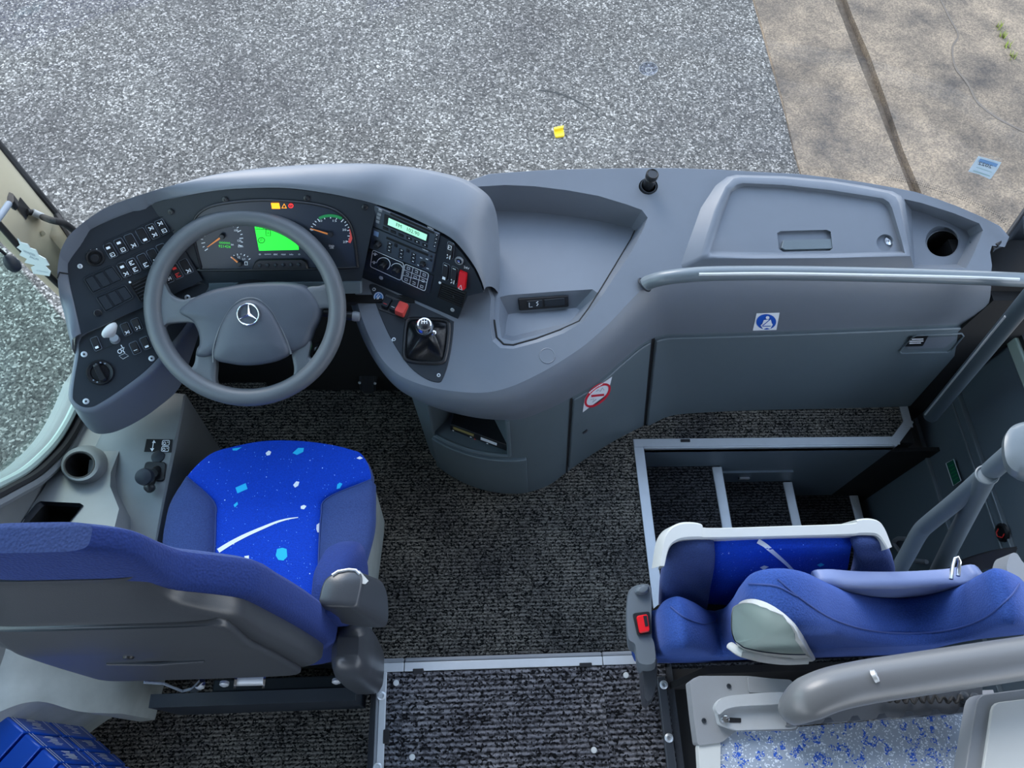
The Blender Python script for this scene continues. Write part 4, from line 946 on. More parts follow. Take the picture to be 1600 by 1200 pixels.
strip(f_c, rpoly([(633, 412.5), (670, 427.5), (664, 455), (627.5, 438.5)], .12, 3), .9, 0, b, closed=True)
for t in (.34, .67):
    strip(f_c, [l2((633, 412.5), (670, 427.5), t), l2((627.5, 438.5), (664, 455), t)], .7, 0, b); strip(f_c, [l2((633, 412.5), (627.5, 438.5), t), l2((670, 427.5), (664, 455), t if t < .5 else .5)], .7, 0, b)
strip(f_c, [(599 + 10.5 * math.cos(math.radians(a)), 412.5 - 10 * math.sin(math.radians(a))) for a in range(170, -60, -12)], 1.1, 0, b)
strip(f_c, [(619.5 + 9.5 * math.cos(math.radians(a)), 420.5 - 9 * math.sin(math.radians(a))) for a in range(150, 10, -12)], .9, 0, b)
for c in ((586, 398), (584.5, 411)): strip(f_c, [(c[0] - 3.5, c[1] - 1), (c[0], c[1] - 3), (c[0] + 3.5, c[1])], 1, 0, b); b.plate([f_c(*p, 0) for p in ell(c, 1.6, 1.6, 10)])
for i in range(3):
    for j in range(3):
        c = l2(l2((633, 412.5), (670, 427.5), (i + .5) / 3), l2((627.5, 438.5), (664, 455), (i + .5) / 3), (j + .5) / 3)
        strip(f_c, quad(c, ra(4.5), RB(3.2)), .9, 0, b, closed=(i + j) % 2 == 0)
b.obj('panel_print', M['print'], clp)['kind'] = 'stuff'
for c in ((599, 413), (619.5, 421)):
    b = B(); b.lathe([(.0105, 0), (.0095, .003), (.0085, .014), (.007, .0155), (0, .0155)], RP.at(*c, .003), RP.n, 24); b.obj('knob', M['black'], clp)
for i, c in enumerate([(703.8, 390.7), (696.7, 424), (710, 429.5)]): rocker(dash, RP, c, ra(10), RB(23), .007, [(0, -.28, 'box'), (0, .3, 'w')] if i == 0 else [(0, -.38, 'line'), (0, .3, 'fill' if i == 1 else 'w')])
hz = rocker(dash, RP, (723.5, 436), ra(13), RB(25), .010, [(0, .3, 'tri')], m=M['red'], cat='hazard_switch', outline=False)
b = B(); b.lathe([(.0105, 0), (.0105, .004), (.009, .006), (.0078, .006), (.0075, -.004), (0, -.004)], RP.at(718, 406.5), RP.n, 24); so_ = b.obj('power_socket', M['greyp'], dash)
b = B(); b.lathe([(.004, -.004), (.004, .003), (0, .0035)], RP.at(717, 407.5), RP.n, 14); b.obj('contact', M['chrome'], so_)
b = B(); text(lambda u, v, o: RP.at(u, v, .0006), '24V', (729, 418.5), (8.5, 3.2), (.2, -3.4), b); b.obj('lettering', M['print'], dash)
vent(dash, RP, [(690, 443), (728, 457), (722, 480), (684, 464)], 7)
b = B(); b.lathe([(.0035, 0), (.003, .0018), (0, .002)], RP.at(687.5, 441.5, .001), RP.n, 12); b.obj('indicator', M['print'], dash)
for c in [(595.5, 434), (707, 484)]: screw(dash, RP, c, .0036)

# ---- gear plate on the console
GPp = [(577, 447), (585, 444.5), (600, 451), (655, 477), (704, 500), (709, 507), (706, 540), (700, 570), (692, 592), (685, 598), (665, 592), (640, 573), (615, 537), (598, 502), (584, 466)]
b = B(); b.prism([D(*p, -.001) for p in cm2(GPp, 60, True)], TOP.n * .003, ch=.0015); gp_ = b.obj('gear_plate', M['panel'], dash)
for c in [(584.5, 452.5), (615.5, 530.5), (685.5, 586.5), (710, 520)][:3]: screw(gp_, TOP, c, .0042)
b = B(); b.plate([D(*p, .0027) for p in ell((591.5, 464.5), 8, 8.5, 28)]); strip(lambda u, v, o: D(u, v, .0033), ell((591.5, 464.5), 6.8, 7.2, 24), 1.1, 0, b, 1, True)
strip(lambda u, v, o: D(u, v, .0033), [(592, 459), (588.5, 464), (591.5, 466), (590, 470)], 1.4, 0, b, 1); strip(lambda u, v, o: D(u, v, .0033), [(588, 468.5), (594, 462)], 1.4, 0, b, 1)
b.obj('belt_disc_sticker', [mat('disc_blue', '#3f86c8', .5), M['print']], gp_)['label'] = 'small round blue pictogram sticker on the gear plate'
b = B(); b.prism([D(*p, .002) for p in [(603, 459.5), (641, 475), (634, 500), (592, 484)]], TOP.n * .002, ch=.001); b.obj('switch_frame', M['black'], gp_)
GB = (-8, 17)
rocker(gp_, TOP, (604.5, 474), (11, 4.5), GB, .012, [(0, .35, 'line')], m=M['panel'], gm=M['redprint']); rocker(gp_, TOP, (616.5, 479), (10, 4), GB, .012, [(0, .35, 'line')], m=M['panel'])
rocker(gp_, TOP, (628, 484.5), (15, 6), (-8.5, 20), .022, [(0, .1, 'line')], m=M['coral'], cat='guarded_switch', gm=M['coral'], outline=False)
# gear lever: boot, stalk, knob
gl_ = thing('gear_lever', 'gear lever with black leather boot and chrome topped knob', 'gear lever', D(667, 545))
bo = [(640, 499), (668, 499), (694, 501), (701, 508), (700, 530), (696, 555), (690, 566), (665, 567), (640, 564), (632, 556), (633, 530), (635, 510)]
R0 = [D(*p, .002) for p in cm2(bo, 36, True)]; cb = sum(R0, V()) / 36
kz = .085
kb = P(664, 520, cb.z + kz * .62); kt = P(663, 505, cb.z + kz + .03)
b = B(); rows = []
for j in range(11):
    t = j / 10; c = cb.lerp(kb, t); sc = lerp(1.0, .2, t ** .75)
    row = []
    for i, p in enumerate(R0):
        a = 2 * math.pi * i / 36
        wr = 1 + .16 * math.sin(4 * a + 2 + 2.5 * t) * math.sin(math.pi * t) + .09 * math.sin(7 * a + 9 * t) * math.sin(math.pi * t)
        row.append(c + (p - cb) * .93 * sc * wr + TOP.n * (.012 * math.sin(math.pi * min(1, t * 1.3)) * math.sin(3 * a + 1)))
    rows.append(row)
b.grid(rows, 0, True); b.obj('boot', M['leather'], gl_, ang=180, sub=1)
b = B(); b.tube(R0 + [R0[0]], .0055, 8, caps=False); b.obj('boot_frame', M['black'], gl_)
axg = (kt - kb).normalized()
b = B(); b.lathe([(.012, -.02), (.0135, 0), (.0185, .012), (.0205, .026), (.0205, .036), (.019, .042)], kb, axg, 28); kn = b.obj('knob', M['black'], gl_)
b = B(); b.lathe([(.0205, .034), (.0215, .040), (.020, .050), (.0165, .056), (.0135, .0565), (.0130, .0545)], kb, axg, 32); b.obj('knob_ring', M['chrome'], gl_)
b = B(); b.lathe([(.0130, .0545), (.010, .0575), (0, .0585)], kb, axg, 24); b.obj('knob_cap', M['black'], gl_)
pk_ = Plane(kb + axg * .0586, kb + axg * .0586 + frame(axg)[0], kb + axg * .0586 + frame(axg)[1]); cxy = (663.5, 503.5)
b = B(); fk = lambda u, v, o: pk_.at(u, v, .0002)
for dx in (-4, 0, 4): strip(fk, [(663 + dx, 499), (663 + dx, 506)], .9, 0, b)
strip(fk, [(659, 502.5), (667, 502.5)], .9, 0, b); b.obj('shift_pattern', M['print'], gl_)
b = B(); p = P(677.5, 520, cb.z + .06); b.lathe([(0, -.007), (.005, -.005), (.007, 0), (.005, .005), (0, .007)], p, V((.3, -.3, 1)), 14); b.tube([p, kb], .003, 8); b.obj('range_button', M['chrome'], gl_)

# ---- ticket device in the niche
DZ0 = low(7, TN).z
fl_ = DZ0 + .004
t = thing('tachograph', 'slim black tachograph unit lying in the console niche', 'tachograph', P(750, 680, fl_))
A_, B_, C_2 = P(703, 672, fl_), P(792, 705, fl_), V((0, 0, .042))
bk = V((.02, .07, 0))
fp_ = Plane(A_, B_, A_ + C_2 + bk * .25)
b = B(); b.prism([A_, B_, B_ + bk, A_ + bk], C_2); b.obj('housing', M['black'], t, bev=.003)
fp_ = Plane(A_, B_, A_ + C_2); g = lambda s, z, o=.001: A_.lerp(B_, s) + C_2 * z + fp_.n * o
b = B(); b.plate([g(.06, .45), g(.42, .45), g(.42, .85), g(.06, .85)]); b.obj('display', M['lcdamber'], t)
b = B(); b.plate([g(.54, .35), g(.82, .35), g(.82, .8), g(.54, .8)]); b.obj('paper_strip', M['print'], t)
for s, z, m in ((.06, .2, 'print'), (.37, .2, 'print'), (.44, .1, 'coral'), (.66, .15, 'print')):
    b = B(); b.lathe([(.003, 0), (.0025, .001), (0, .0012)], g(s, z), fp_.n, 12); b.obj('key', M[m], t)

# ---- switch pod left of the wheel
LC = Plane(P(128, 527, .77), P(116, 628, .70), P(328, 442, .77))
podtop = [(128, 527), (165, 508), (200, 490), (270, 459), (320, 441), (328, 443), (318, 462), (290, 508), (266, 538), (230, 577), (190, 608), (158, 629), (143, 636), (128, 635), (116, 626), (114, 616), (117, 590), (123, 555)]
podrim = [(121, 520), (160, 498), (200, 478), (268, 450), (320, 436), (334, 440), (326, 464), (298, 512), (274, 544), (238, 584), (196, 616), (162, 638), (144, 645), (126, 643), (111, 630), (107, 616), (111, 588), (117, 553)]
podbot = [(150, 540), (165, 525), (200, 500), (260, 480), (310, 470), (326, 480), (318, 500), (298, 560), (280, 606), (245, 638), (212, 660), (182, 674), (160, 678), (145, 675), (131, 661), (120, 640), (130, 610), (140, 570)]
pod = B(); n = 90
a0 = [LC.at(*p) for p in podtop]; a1 = [LC.at(*p, -.006) for p in podrim]; a2 = [P(u, v, .565 if k > 5 else .6) for k, (u, v) in enumerate(podbot)]
A0, A1, A2 = catmull(a0, n, True), catmull(a1, n, True), catmull(a2, n, True)
pod.grid([A0, [p.lerp(q, .5) + LC.n * .003 for p, q in zip(A0, A1)], A1, [p.lerp(q, .06) for p, q in zip(A1, A2)], A2], 0, True); pod.plate(A2)
podo = pod.obj('switch_pod', M['dash'], dash, ang=55)
b = B(); b.prism([LC.at(*p, -.003) for p in cm2(podtop, 60, True)], LC.n * .004, ch=.001); pp = b.obj('pod_plate', M['panel'], dash)
PA, PB = (11, -4.4), (8, 17)
rocker(pp, LC, (150, 537), (10, -4), (8, 19), .007, [(0, .3, 'fill')])
for c, g in (((197, 514), 'w'), ((213.5, 507), 'w'), ((211, 543.5), 'line'), ((227.5, 536), 'fill')): rocker(pp, LC, c, PA, PB, .007, [(0, .32, g)])
for c in ((131.5, 553.5), (237, 560), (134.5, 627), (293, 465)): screw(pp, LC, c, .0045)
b = B(); b.lathe([(.029, 0), (.029, .004), (.0265, .008), (.020, .006), (.019, .003), (0, .003)], LC.at(157, 582), LC.n, 32); ls = b.obj('light_switch', M['black'], pp)
e1 = (LC.at(164, 596) - LC.at(150, 568)).normalized(); e2 = e1.cross(LC.n)
cc = LC.at(157, 582, .003)
b = B(); b.prism(rpoly([cc - e1 * .021 - e2 * .006, cc + e1 * .021 - e2 * .008, cc + e1 * .021 + e2 * .008, cc - e1 * .021 + e2 * .006], .3, 3), LC.n * .018, ch=.004); b.obj('light_switch_grip', M['black'], pp)
b = B(); fl = lambda u, v, o: LC.at(u, v, .0088)
for q in [(150, 569), (157, 566.5), (164, 568), (146, 594), (152, 597)]: b.plate([fl(*p, 0) for p in ell(q, 1.6, 1.2, 8)])
o = b.obj('light_symbols', M['dim'], pp); o['kind'] = 'stuff'
# white parking brake handle
b = B(); hb_ = LC.at(180, 531); ht = P(173, 519, hb_.z + .045)
b.lathe([(.011, 0), (.0095, .012)], hb_, ht - hb_, 16); b.obj('brake_stem', M['greyp'], pp)
b = B(); d = (ht - hb_).normalized(); s1 = V((.55, .83, 0)).normalized(); s1 = (s1 - d * s1.dot(d)).normalized(); s2 = d.cross(s1)
rows = []
for t, a, c in ((-.012, .009, .007), (0, .016, .0085), (.008, .0205, .0095), (.016, .0205, .0095), (.022, .016, .007), (.0235, .008, .003)):
    rows.append([ht + d * t + s1 * a * math.cos(2 * math.pi * k / 20) + s2 * c * math.sin(2 * math.pi * k / 20) for k in range(20)])
b.grid(rows, 0, True); b.plate(rows[-1]); b.plate(rows[0]); b.obj('brake_handle', M['white'], pp, ang=60)
b = B(); f0 = lambda u, v, o: LC.at(u, v, .0016)
strip(f0, ell((187, 549), 3, 3, 14), 1.2, 0, b, 0, True); strip(f0, [(189, 539), (192, 544), (188, 545), (194, 543), (192, 548), (195, 551)], 1.4, 0, b)
strip(f0, [(186, 556), (195, 552), (201, 556), (192, 561)], .5, 0, b, 0, True); o = b.obj('brake_symbol', M['print'], pp); o['kind'] = 'stuff'
b = B(); strip(f0, [(150, 550.5), (180, 538)], .8, 0, b); b.obj('plate_seam', M['blackm'], pp)

# ================================================================== STEERING WHEEL
WP = Plane(P(225, 480, .8), P(543, 480, .8), P(384, 637, .68))
wc = (WP.at(226, 480) + WP.at(542, 480) + WP.at(384, 326) + WP.at(384, 636)) / 4
Rw = ((WP.at(226, 480) - WP.at(542, 480)).length + (WP.at(384, 326) - WP.at(384, 636)).length) / 4
rr = .0205; Rc = Rw - rr
sw = thing('steering_wheel', 'large four spoke grey steering wheel with three pointed star', 'steering wheel', wc - WP.n * .3)
b = B(); b.ring(wc, WP.n, Rc, rr, 96, 18); b.obj('rim', M['wheel'], sw)
W = WP.at
def spoke(poly, h0, h1, m='wheel', name='spoke', ch=.008, n=48, bow=0):
    b = B(); pts = cm2(poly, n, True); c = sum((W(*p) for p in pts), V()) / n
    lv = [(h0, 1.0), (h0 + .004, 1.0)]
    rows = [[W(*p, 0) + WP.n * h0 for p in pts]]
    for f, s in ((.45, 1.0), (.7, .985), (.88, .95), (1, .88)): rows.append([c + (W(*p) - c) * s + WP.n * lerp(h0, h1, f) for p in pts])
    inner_ = [c + (W(*p) - c) * .5 + WP.n * (h1 + bow) for p in pts]
    rows.append(inner_); b.grid(rows, 0, True); b.plate(inner_); b.plate(rows[0]); return b.obj(name, M[m], sw, ang=70)
spoke([(246, 425), (258, 443), (268, 460), (288, 468), (312, 464), (322, 490), (312, 506), (296, 504), (275, 505), (260, 508), (251, 520), (243, 505), (239, 480), (238, 455)], -.012, .006)
spoke([(524, 425), (512, 440), (500, 446), (478, 450), (470, 475), (490, 484), (506, 482), (518, 484), (527, 498), (533, 480), (534, 455)], -.012, .006)
spoke([(310, 540), (335, 540), (339, 570), (338, 594), (345, 612), (325, 608), (300, 594), (284, 581), (297, 576), (304, 565)], -.014, .004)
spoke([(455, 540), (478, 528), (486, 536), (483, 556), (491, 561), (504, 562), (490, 585), (465, 602), (445, 611), (456, 592), (459, 575)], -.014, .004)
padp = [(279, 487), (291, 473), (306, 463), (333, 452), (362, 446), (390, 442), (435, 440), (462, 442), (481, 448), (494, 463), (503, 481), (499, 500), (491, 515), (483, 537), (468, 547), (455, 552), (418, 560), (390, 562), (362, 560), (336, 556), (318, 559), (306, 555), (311, 540), (311, 525), (306, 511), (298, 500)]
spoke(padp, -.02, .014, 'pad', 'hub_cover', n=96, bow=.004)
cpad = [(338, 560), (341, 535), (350, 506), (362, 486), (377, 473), (392, 468), (407, 471), (423, 483), (437, 505), (449, 532), (455, 551), (440, 562), (418, 568), (390, 571), (362, 568)]
spoke(cpad, .0, .026, 'pad', 'horn_pad', n=72, bow=.007)
hl = [(337, 566), (337, 548), (341, 530), (350, 505), (362, 484), (377, 471), (392, 466.5), (407, 469), (423, 481), (437, 503), (449, 530), (457, 553)]
b = B(); b.tube([W(*p) + WP.n * .0155 for p in cm2(hl, 48)], .0028, 8); b.obj('pad_bead', M['wheel'], sw)
# star emblem
ec = wc.copy(); pe = W(388, 491); ce = pe + (CAM - pe).normalized() * .0 + WP.n * .034
pn = Plane(ce, ce + frame(WP.n)[0], ce + frame(WP.n)[1]); ce = pn.at(388, 491); re2 = (pn.at(406, 491) - pn.at(370, 491)).length / 2
em = B(); em.ring(ce, WP.n, re2 - .0018, .0022, 48, 8)
eu = (pn.at(388, 473) - ce); eu = (eu - WP.n * eu.dot(WP.n)).normalized(); ev = eu.cross(WP.n)
for k in range(3):
    a = 2 * math.pi * k / 3; d = eu * math.cos(a) + ev * math.sin(a); s = eu * -math.sin(a) + ev * math.cos(a)
    d2 = eu * math.cos(a + math.pi / 3) + ev * math.sin(a + math.pi / 3); d3 = eu * math.cos(a - math.pi / 3) + ev * math.sin(a - math.pi / 3)
    tip = ce + d * (re2 - .001); em.add([ce + WP.n * .004, tip + WP.n * .0006, ce + d2 * re2 * .17, ce + d3 * re2 * .17], [(0, 1, 2), (0, 3, 1)])
em.obj('star_emblem', M['chrome'], sw, ang=15)
b = B(); b.plate([ce - WP.n * .003 + (eu * math.cos(a) + ev * math.sin(a)) * (re2 + .002) for a in [2 * math.pi * k / 32 for k in range(32)]]); b.obj('emblem_seat', M['pad'], sw)
# steering column, stalk, keys
col = thing('steering_column', 'black steering column with stalk behind the wheel', 'steering column', wc - WP.n * .3)
b = B(); b.lathe([(.055, -.32), (.06, -.12), (.07, -.06), (.05, -.03)], wc + V((0, 0, -.0)), WP.n, 24); b.obj('shroud', M['black'], col)
sA = wc - WP.n * .06 + V((.06, 0, 0)); sB = P(551, 494, .74)
b = B(); b.tube([sA, sA.lerp(sB, .7), sB], [.008, .009, .011], 12); b.obj('stalk', M['black'], col)
b = B(); dd = (sB - sA).normalized(); b.lathe([(.0115, 0), (.0125, .006), (.011, .016), (0, .019)], sB, dd, 16); b.obj('stalk_tip', M['greyp'], col)
kx = thing('ignition_keys', 'small bunch of metal keys behind the wheel spoke', 'keys', P(496, 545, .66))
for k, (u, v) in enumerate([(497, 540), (494, 548), (500, 546)]):
    b = B(); c = P(u, v, .68 + .01 * k); b.prism(rpoly([c + V((-.008, -.012, 0)), c + V((.008, -.008, 0.006)), c + V((.01, .012, 0)), c + V((-.006, .012, -.004))], .3, 3), (0.001, -.001, .003)); b.obj('key', M['chrome'], kx)
# accelerator pedal
pdl = thing('accelerator_pedal', 'black ribbed accelerator pedal in the footwell', 'pedal', P(575, 600, .06))
PP = Plane(P(562, 582, .10), P(590, 582, .10), P(575, 614, .05))
b = B(); b.prism(rpoly([PP.at(*p) for p in [(561, 582), (591, 582), (589, 606), (582, 614), (570, 614), (562, 606)]], .2, 3), PP.n * .008, ch=.002); b.obj('pad', M['black'], pdl)
for k in range(8):
    u = 564.5 + k * 3.2; b = B(); b.tube([PP.at(u, 585, .009), PP.at(u, 610, .009)], .0015, 6); b.obj('rib', M['panel'], pdl)
for c in ((562, 598), (586, 599)):
    b = B(); b.lathe([(.005, 0), (.004, .003), (0, .0035)], PP.at(*c, .008), PP.n, 12); b.obj('screw', M['alu'], pdl)
b = B(); b.box(P(568, 580, .1), P(586, 560, .12)); b.obj('arm', M['black'], pdl)

# ================================================================== LEFT SIDE CONSOLE
sc_ = thing('side_console', 'grey side console with cup holder left of the driver seat', 'side console', (-.85, .6, 0))
TPn = Plane(V((0, .79, .46)), V((1, .79, .46)), V((0, .566, .555)))
cupc = (124, 727)
holeC = [TPn.at(u, v, .03) for u, v in ell(cupc, 24, 20, 28, -.25)]
lipC = [TPn.at(u, v, .03) for u, v in ell((126, 727), 29, 24, 28, -.25)]
footC = [TPn.at(u, v) for u, v in ell((133, 726), 36, 30, 28, -.25)]
tp = [(-60, 900), (-10, 850), (20, 822), (45, 792), (70, 760), (93, 712), (100, 690), (115, 640), (215, 636), (206, 658), (192, 690), (173, 738), (172, 760), (186, 795), (160, 900)]
tpp = [TPn.at(u, v) for u, v in tp]
for p in tpp[:8]: p.x = max(p.x, XW + .002)
slot_o = [TPn.at(u, v) for u, v in [(37, 812), (58, 788), (64, 784), (126, 787), (131, 790), (113, 812), (90, 840), (20, 840)]]
b = B(); b.plate(tpp, [footC, slot_o]); b.grid([tpp, [V((p.x, p.y, .0)) for p in tpp]], 0, True); b.obj('tray_top', M['trim'], sc_)
b = B(); b.grid([footC, [p.lerp(q, .6) + V((0, 0, .008)) for p, q in zip(footC, lipC)], lipC, [p.lerp(q, .6) + V((0, 0, .003)) for p, q in zip(lipC, holeC)], holeC], 0, True); b.obj('cup_housing', M['trim'], sc_)
b = B(); b.tube(holeC + [holeC[0]], .003, 8, caps=False); b.obj('cup_bead', M['rubber'], sc_)
dn = [p + V((0, 0, -.1)) + (sum(holeC, V()) / 28 - p) * .12 for p in holeC]; b = B(); b.grid([holeC, dn], 0, True); b.plate(dn); b.obj('cup_liner', M['blackm'], sc_)
b = B(); c = sum(dn, V()) / 28; b.tube([c + V((.0, -.03, .01)), c + V((0, .0, .03)), c + V((.03, .012, .05))], .002, 6); b.obj('cup_spring', M['dim'], sc_)
si = [p + V((0, 0, -.012)) + (sum(slot_o, V()) / 8 - p) * .14 for p in slot_o]; sb_ = [p + V((0, 0, -.06)) for p in si]
b = B(); b.grid([[p + V((0, 0, .004)) for p in slot_o], slot_o, si], 0, True); b.obj('slot_frame', M['panel'], sc_, bev=.002)
b = B(); b.grid([si, sb_], 0, True); b.plate(sb_); b.obj('slot_liner', M['blackm'], sc_)
# raised box with the park brake joystick
bx = [(200, 606), (290, 616), (286, 645), (274, 705), (256, 790), (243, 858), (150, 870), (130, 795), (140, 715), (170, 655)]
BXp = Plane(V((0, .79, .468)), V((1, .79, .468)), V((0, .5, .475))); bt = [BXp.at(u, v) for u, v in bx]; bd = [V((p.x + (.004 if 1 < k < 6 else -.015), p.y, .02)) for k, p in enumerate(bt)]
b = B(); ins = [p + (sum(bt, V()) / 10 - p).normalized() * .008 + V((0, 0, .004)) for p in bt]
b.grid([bd, bt, ins], 0, True); b.plate(ins); jb = b.obj('lever_box', M['trim'], sc_, ang=30)
BP = Plane(BXp.at(200, 700, .0045), BXp.at(260, 700, .0045), BXp.at(230, 780, .0045))
b = B(); b.plate([BP.at(*p, .001) for p in [(229, 686), (270, 686.5), (268, 707), (225, 706)]]); fb = lambda u, v, o: BP.at(u, v, .0018)
strip(fb, [(240, 690), (238, 702)], 1.2, 0, b, 1); b.plate([fb(*p, 0) for p in [(240.5, 687.5), (243.5, 692), (237.5, 692)]], mi=1); b.plate([fb(*p, 0) for p in [(237.5, 705.5), (241, 700.5), (234.5, 700.5)]], mi=1)
for c in ((259, 692), (258, 701.5)): strip(fb, rpoly(quad(c, (11, 0), (-1, 7.5)), .2, 2), .9, 0, b, 1, True); strip(fb, ell((c[0] - 2, c[1] + .5), 2, 2, 10), .9, 0, b, 1, True); b.plate([fb(*p, 0) for p in ell((c[0] + 3.2, c[1] - 1), .9, .9, 6)], mi=1)
b.obj('lever_label', [M['black'], M['print']], sc_)
b = B(); b.lathe([(.0165, 0), (.016, .003), (.014, .004), (0, .004)], BP.at(247, 714), BP.n, 20); b.obj('blind_cap', M['panel'], sc_)
b = B(); b.prism(rpoly([BP.at(*p, 0) for p in [(228, 722), (261, 723), (257, 753), (222, 750)]], .2, 3), BP.n * .006, ch=.002); b.obj('lever_base', M['black'], sc_)
jl = thing('park_brake_lever', 'black knobbed park brake lever beside the driver seat', 'lever', BP.at(240, 745))
j0, j1 = BP.at(246, 735), BP.at(229, 745, .06); j2 = BP.at(235, 763, .02)
b = B(); b.lathe([(.012, 0), (.011, .03)], j0, j1 - j0, 16); b.obj('stem', M['black'], jl)
b = B(); jd = (j1 - j0).normalized(); b.lathe([(.010, -.008), (.0185, 0), (.021, .012), (.019, .022), (.010, .026), (0, .027)], j1, (jd + V((0, 0, .6))).normalized(), 24); b.obj('knob', M['panel'], jl)
b = B(); b.tube([j0, j2], .006, 8); b.lathe([(.006, -.01), (.012, 0), (.012, .012), (.005, .017), (0, .018)], j2, V((0, 0, 1)), 16); b.obj('release', M['black'], jl)
# wheel-arch cover behind the seat and dark box side
top_w = catmull([P(-60, 1010, .52), P(0, 1020, .5), P(60, 1028, .45), (P(130, 1036, .36)), P(207, 1046, .24)], 20)
bot_w = catmull([P(-60, 1150, .52), P(0, 1112, .5), P(60, 1096, .44), P(125, 1112, .35), P(190, 1115, .23)], 20)
b = B(); b.grid([[p + V((0, .12, 0)) for p in top_w], top_w, bot_w, [V((p.x, p.y, .0)) for p in bot_w]]); b.grid([[top_w[-1], bot_w[-1]], [V((top_w[-1].x, top_w[-1].y, 0)), V((bot_w[-1].x, bot_w[-1].y, 0))]])
struct(b.obj('floor_arch_cover', M['paint']), 'scuffed pale metal floor cover behind the driver seat')

# ================================================================== DRIVER SEAT
ds = thing('driver_seat', 'blue driver seat with patterned cushion and dark shell back', 'driver seat', (-.43, .5, 0))
CZ = .50
def cush(rowpts, zf, nseg):
    """rows of pixel polylines; zf(t, s) gives height"""
    return rowpts
Lk = [(275, 965), (263, 908), (254, 856), (259, 813), (268, 782), (290, 746)]
SLk = [(336, 965), (333, 905), (336, 852), (337, 812), (334, 784), (292, 745)]
SRk = [(494, 968), (497, 912), (499, 850), (502, 806), (511, 779), (579, 750)]
Rk = [(535, 978), (548, 935), (566, 880), (580, 827), (582, 790), (582, 752)]
NR = 25
L_, S1, S2, R_ = (cm2(k, NR) for k in (Lk, SLk, SRk, Rk))
def zc(v): return CZ + .02 * max(0, min(1, (790 - v) / 100)) - .0
def edge_drop(p, cpt, dz): return p
rowsL, rowsC, rowsR = [], [], []
for k in range(NR + 1):
    a, s1, s2, d = L_[k], S1[k], S2[k], R_[k]
    z0 = zc(a[1])
    w1 = math.hypot(s1[0] - a[0], s1[1] - a[1]); hB = .028 * min(1, w1 / 60)
    rl = []
    for j in range(11):
        t = j / 10; q = l2(a, s1, t); rl.append(P(*q, z0 + hB * (math.sin(math.pi * (t * .85 + .15)) ** .7 if t < .99 else 0) - (.0 if t > .05 else .004)))
    rl[-1] = P(*s1, z0 - .004); rl.insert(0, rl[0] + V((-.006, 0, -.03))); rl.insert(0, rl[0] + V((.02, 0, -.08))); rowsL.append(rl)
    rc = []
    for j in range(25):
        t = j / 24; q = l2(s1, s2, t); rc.append(P(*q, z0 - .004 + .014 * math.sin(math.pi * t) ** .35 - .006 * math.sin(math.pi * t) ** 2))
    rowsC.append(rc)
    w2 = math.hypot(s2[0] - d[0], s2[1] - d[1]); hR = .028 * min(1, w2 / 60); rr_ = []
    for j in range(11):
        t = j / 10; q = l2(s2, d, t); rr_.append(P(*q, z0 + hR * (math.sin(math.pi * ((1 - t) * .85 + .15)) ** .7 if t > .01 else 0)))
    rr_[0] = P(*s2, z0 - .004); rr_.append(rr_[-1] + V((.006, 0, -.03))); rr_.append(rr_[-1] + V((-.02, 0, -.08))); rowsR.append(rr_)
b = B(); b.grid(rowsL); b.obj('side_bolster', M['slate'], ds, ang=180); b = B(); b.grid(rowsR); b.obj('side_bolster', M['slate'], ds, ang=180)
# front part of the insert, full width
FL = [(290, 746), (303, 727), (318, 713), (332, 707), (347, 702)]; FR_ = [(582, 752), (581, 735), (576, 721), (569, 712), (560, 706)]
fl_, fr2 = cm2(FL, 12), cm2(FR_, 12)
ftop = [(347, 702), (392, 692), (430, 688), (477, 689.5), (525, 696.5), (560, 706)]
for k in range(1, 13):
    a, d = fl_[k], fr2[k]; z0 = zc(a[1]); rc = []
    for j in range(25):
        t = j / 24; q = list(l2(a, d, t)); f = k / 12
        fv = cm2(ftop, 24)[j]; q[1] = lerp(q[1], lerp(q[1], fv[1], 1), f); q[0] = lerp(q[0], fv[0], f)
        g_ = min(1, k / 7); sn_ = max(0, math.sin(math.pi * t)); rc.append(P(*q, z0 + lerp(-.004 + .014 * sn_ ** .35 - .006 * sn_ ** 2, .008 * sn_ ** .35, g_)))
    rowsC.append(rc)
lastr = rowsC[-1]; rowsC.append([p + V((0, .006, -.02)) for p in lastr]); rowsC.append([p + V((0, -.01, -.10)) for p in lastr])
b = B(); b.grid(rowsC); ins_ = b.obj('cushion_insert', M['blue'], ds, ang=180)
sideL = [r[0] for r in rowsC[NR:]]; sideR = [r[-1] for r in rowsC[NR:]]
for sd, dx in ((sideL, -1), (sideR, 1)):
    b = B(); b.grid([sd, [p + V((dx * .005, 0, -.03)) for p in sd], [p + V((-dx * .02, 0, -.11)) for p in sd]]); b.obj('cushion_side', M['slate'], ds, ang=180)
IT = bvh([ins_]); fi = surf(IT)
b = B(); arc = cm2([(333, 866), (360, 849), (385, 836), (410, 825), (432, 816), (450, 811), (466, 808.5)], 40)
strip(fi, arc, [lerp(7, 1, (k / 40) ** 1.2) for k in range(41)], .0008, b); b.obj('woven_arc', M['print'], ds)
for poly in ([(368, 762), (384, 755), (387, 764), (371, 771)], [(457, 708), (466, 700), (475, 700), (474, 706), (464, 711)], [(433, 858), (441, 856), (448, 858), (449, 870), (443, 876), (435, 875), (431, 868)], [(365, 789), (371, 784), (372, 788), (367, 793)], [(363, 701), (378, 699), (370, 704), (364, 704)], [(527, 757), (531, 754), (535, 756), (531, 763), (526, 764)]):
    b = B(); decal(IT, poly, .0008, b); b.obj('woven_patch', M['cyan'], ds)
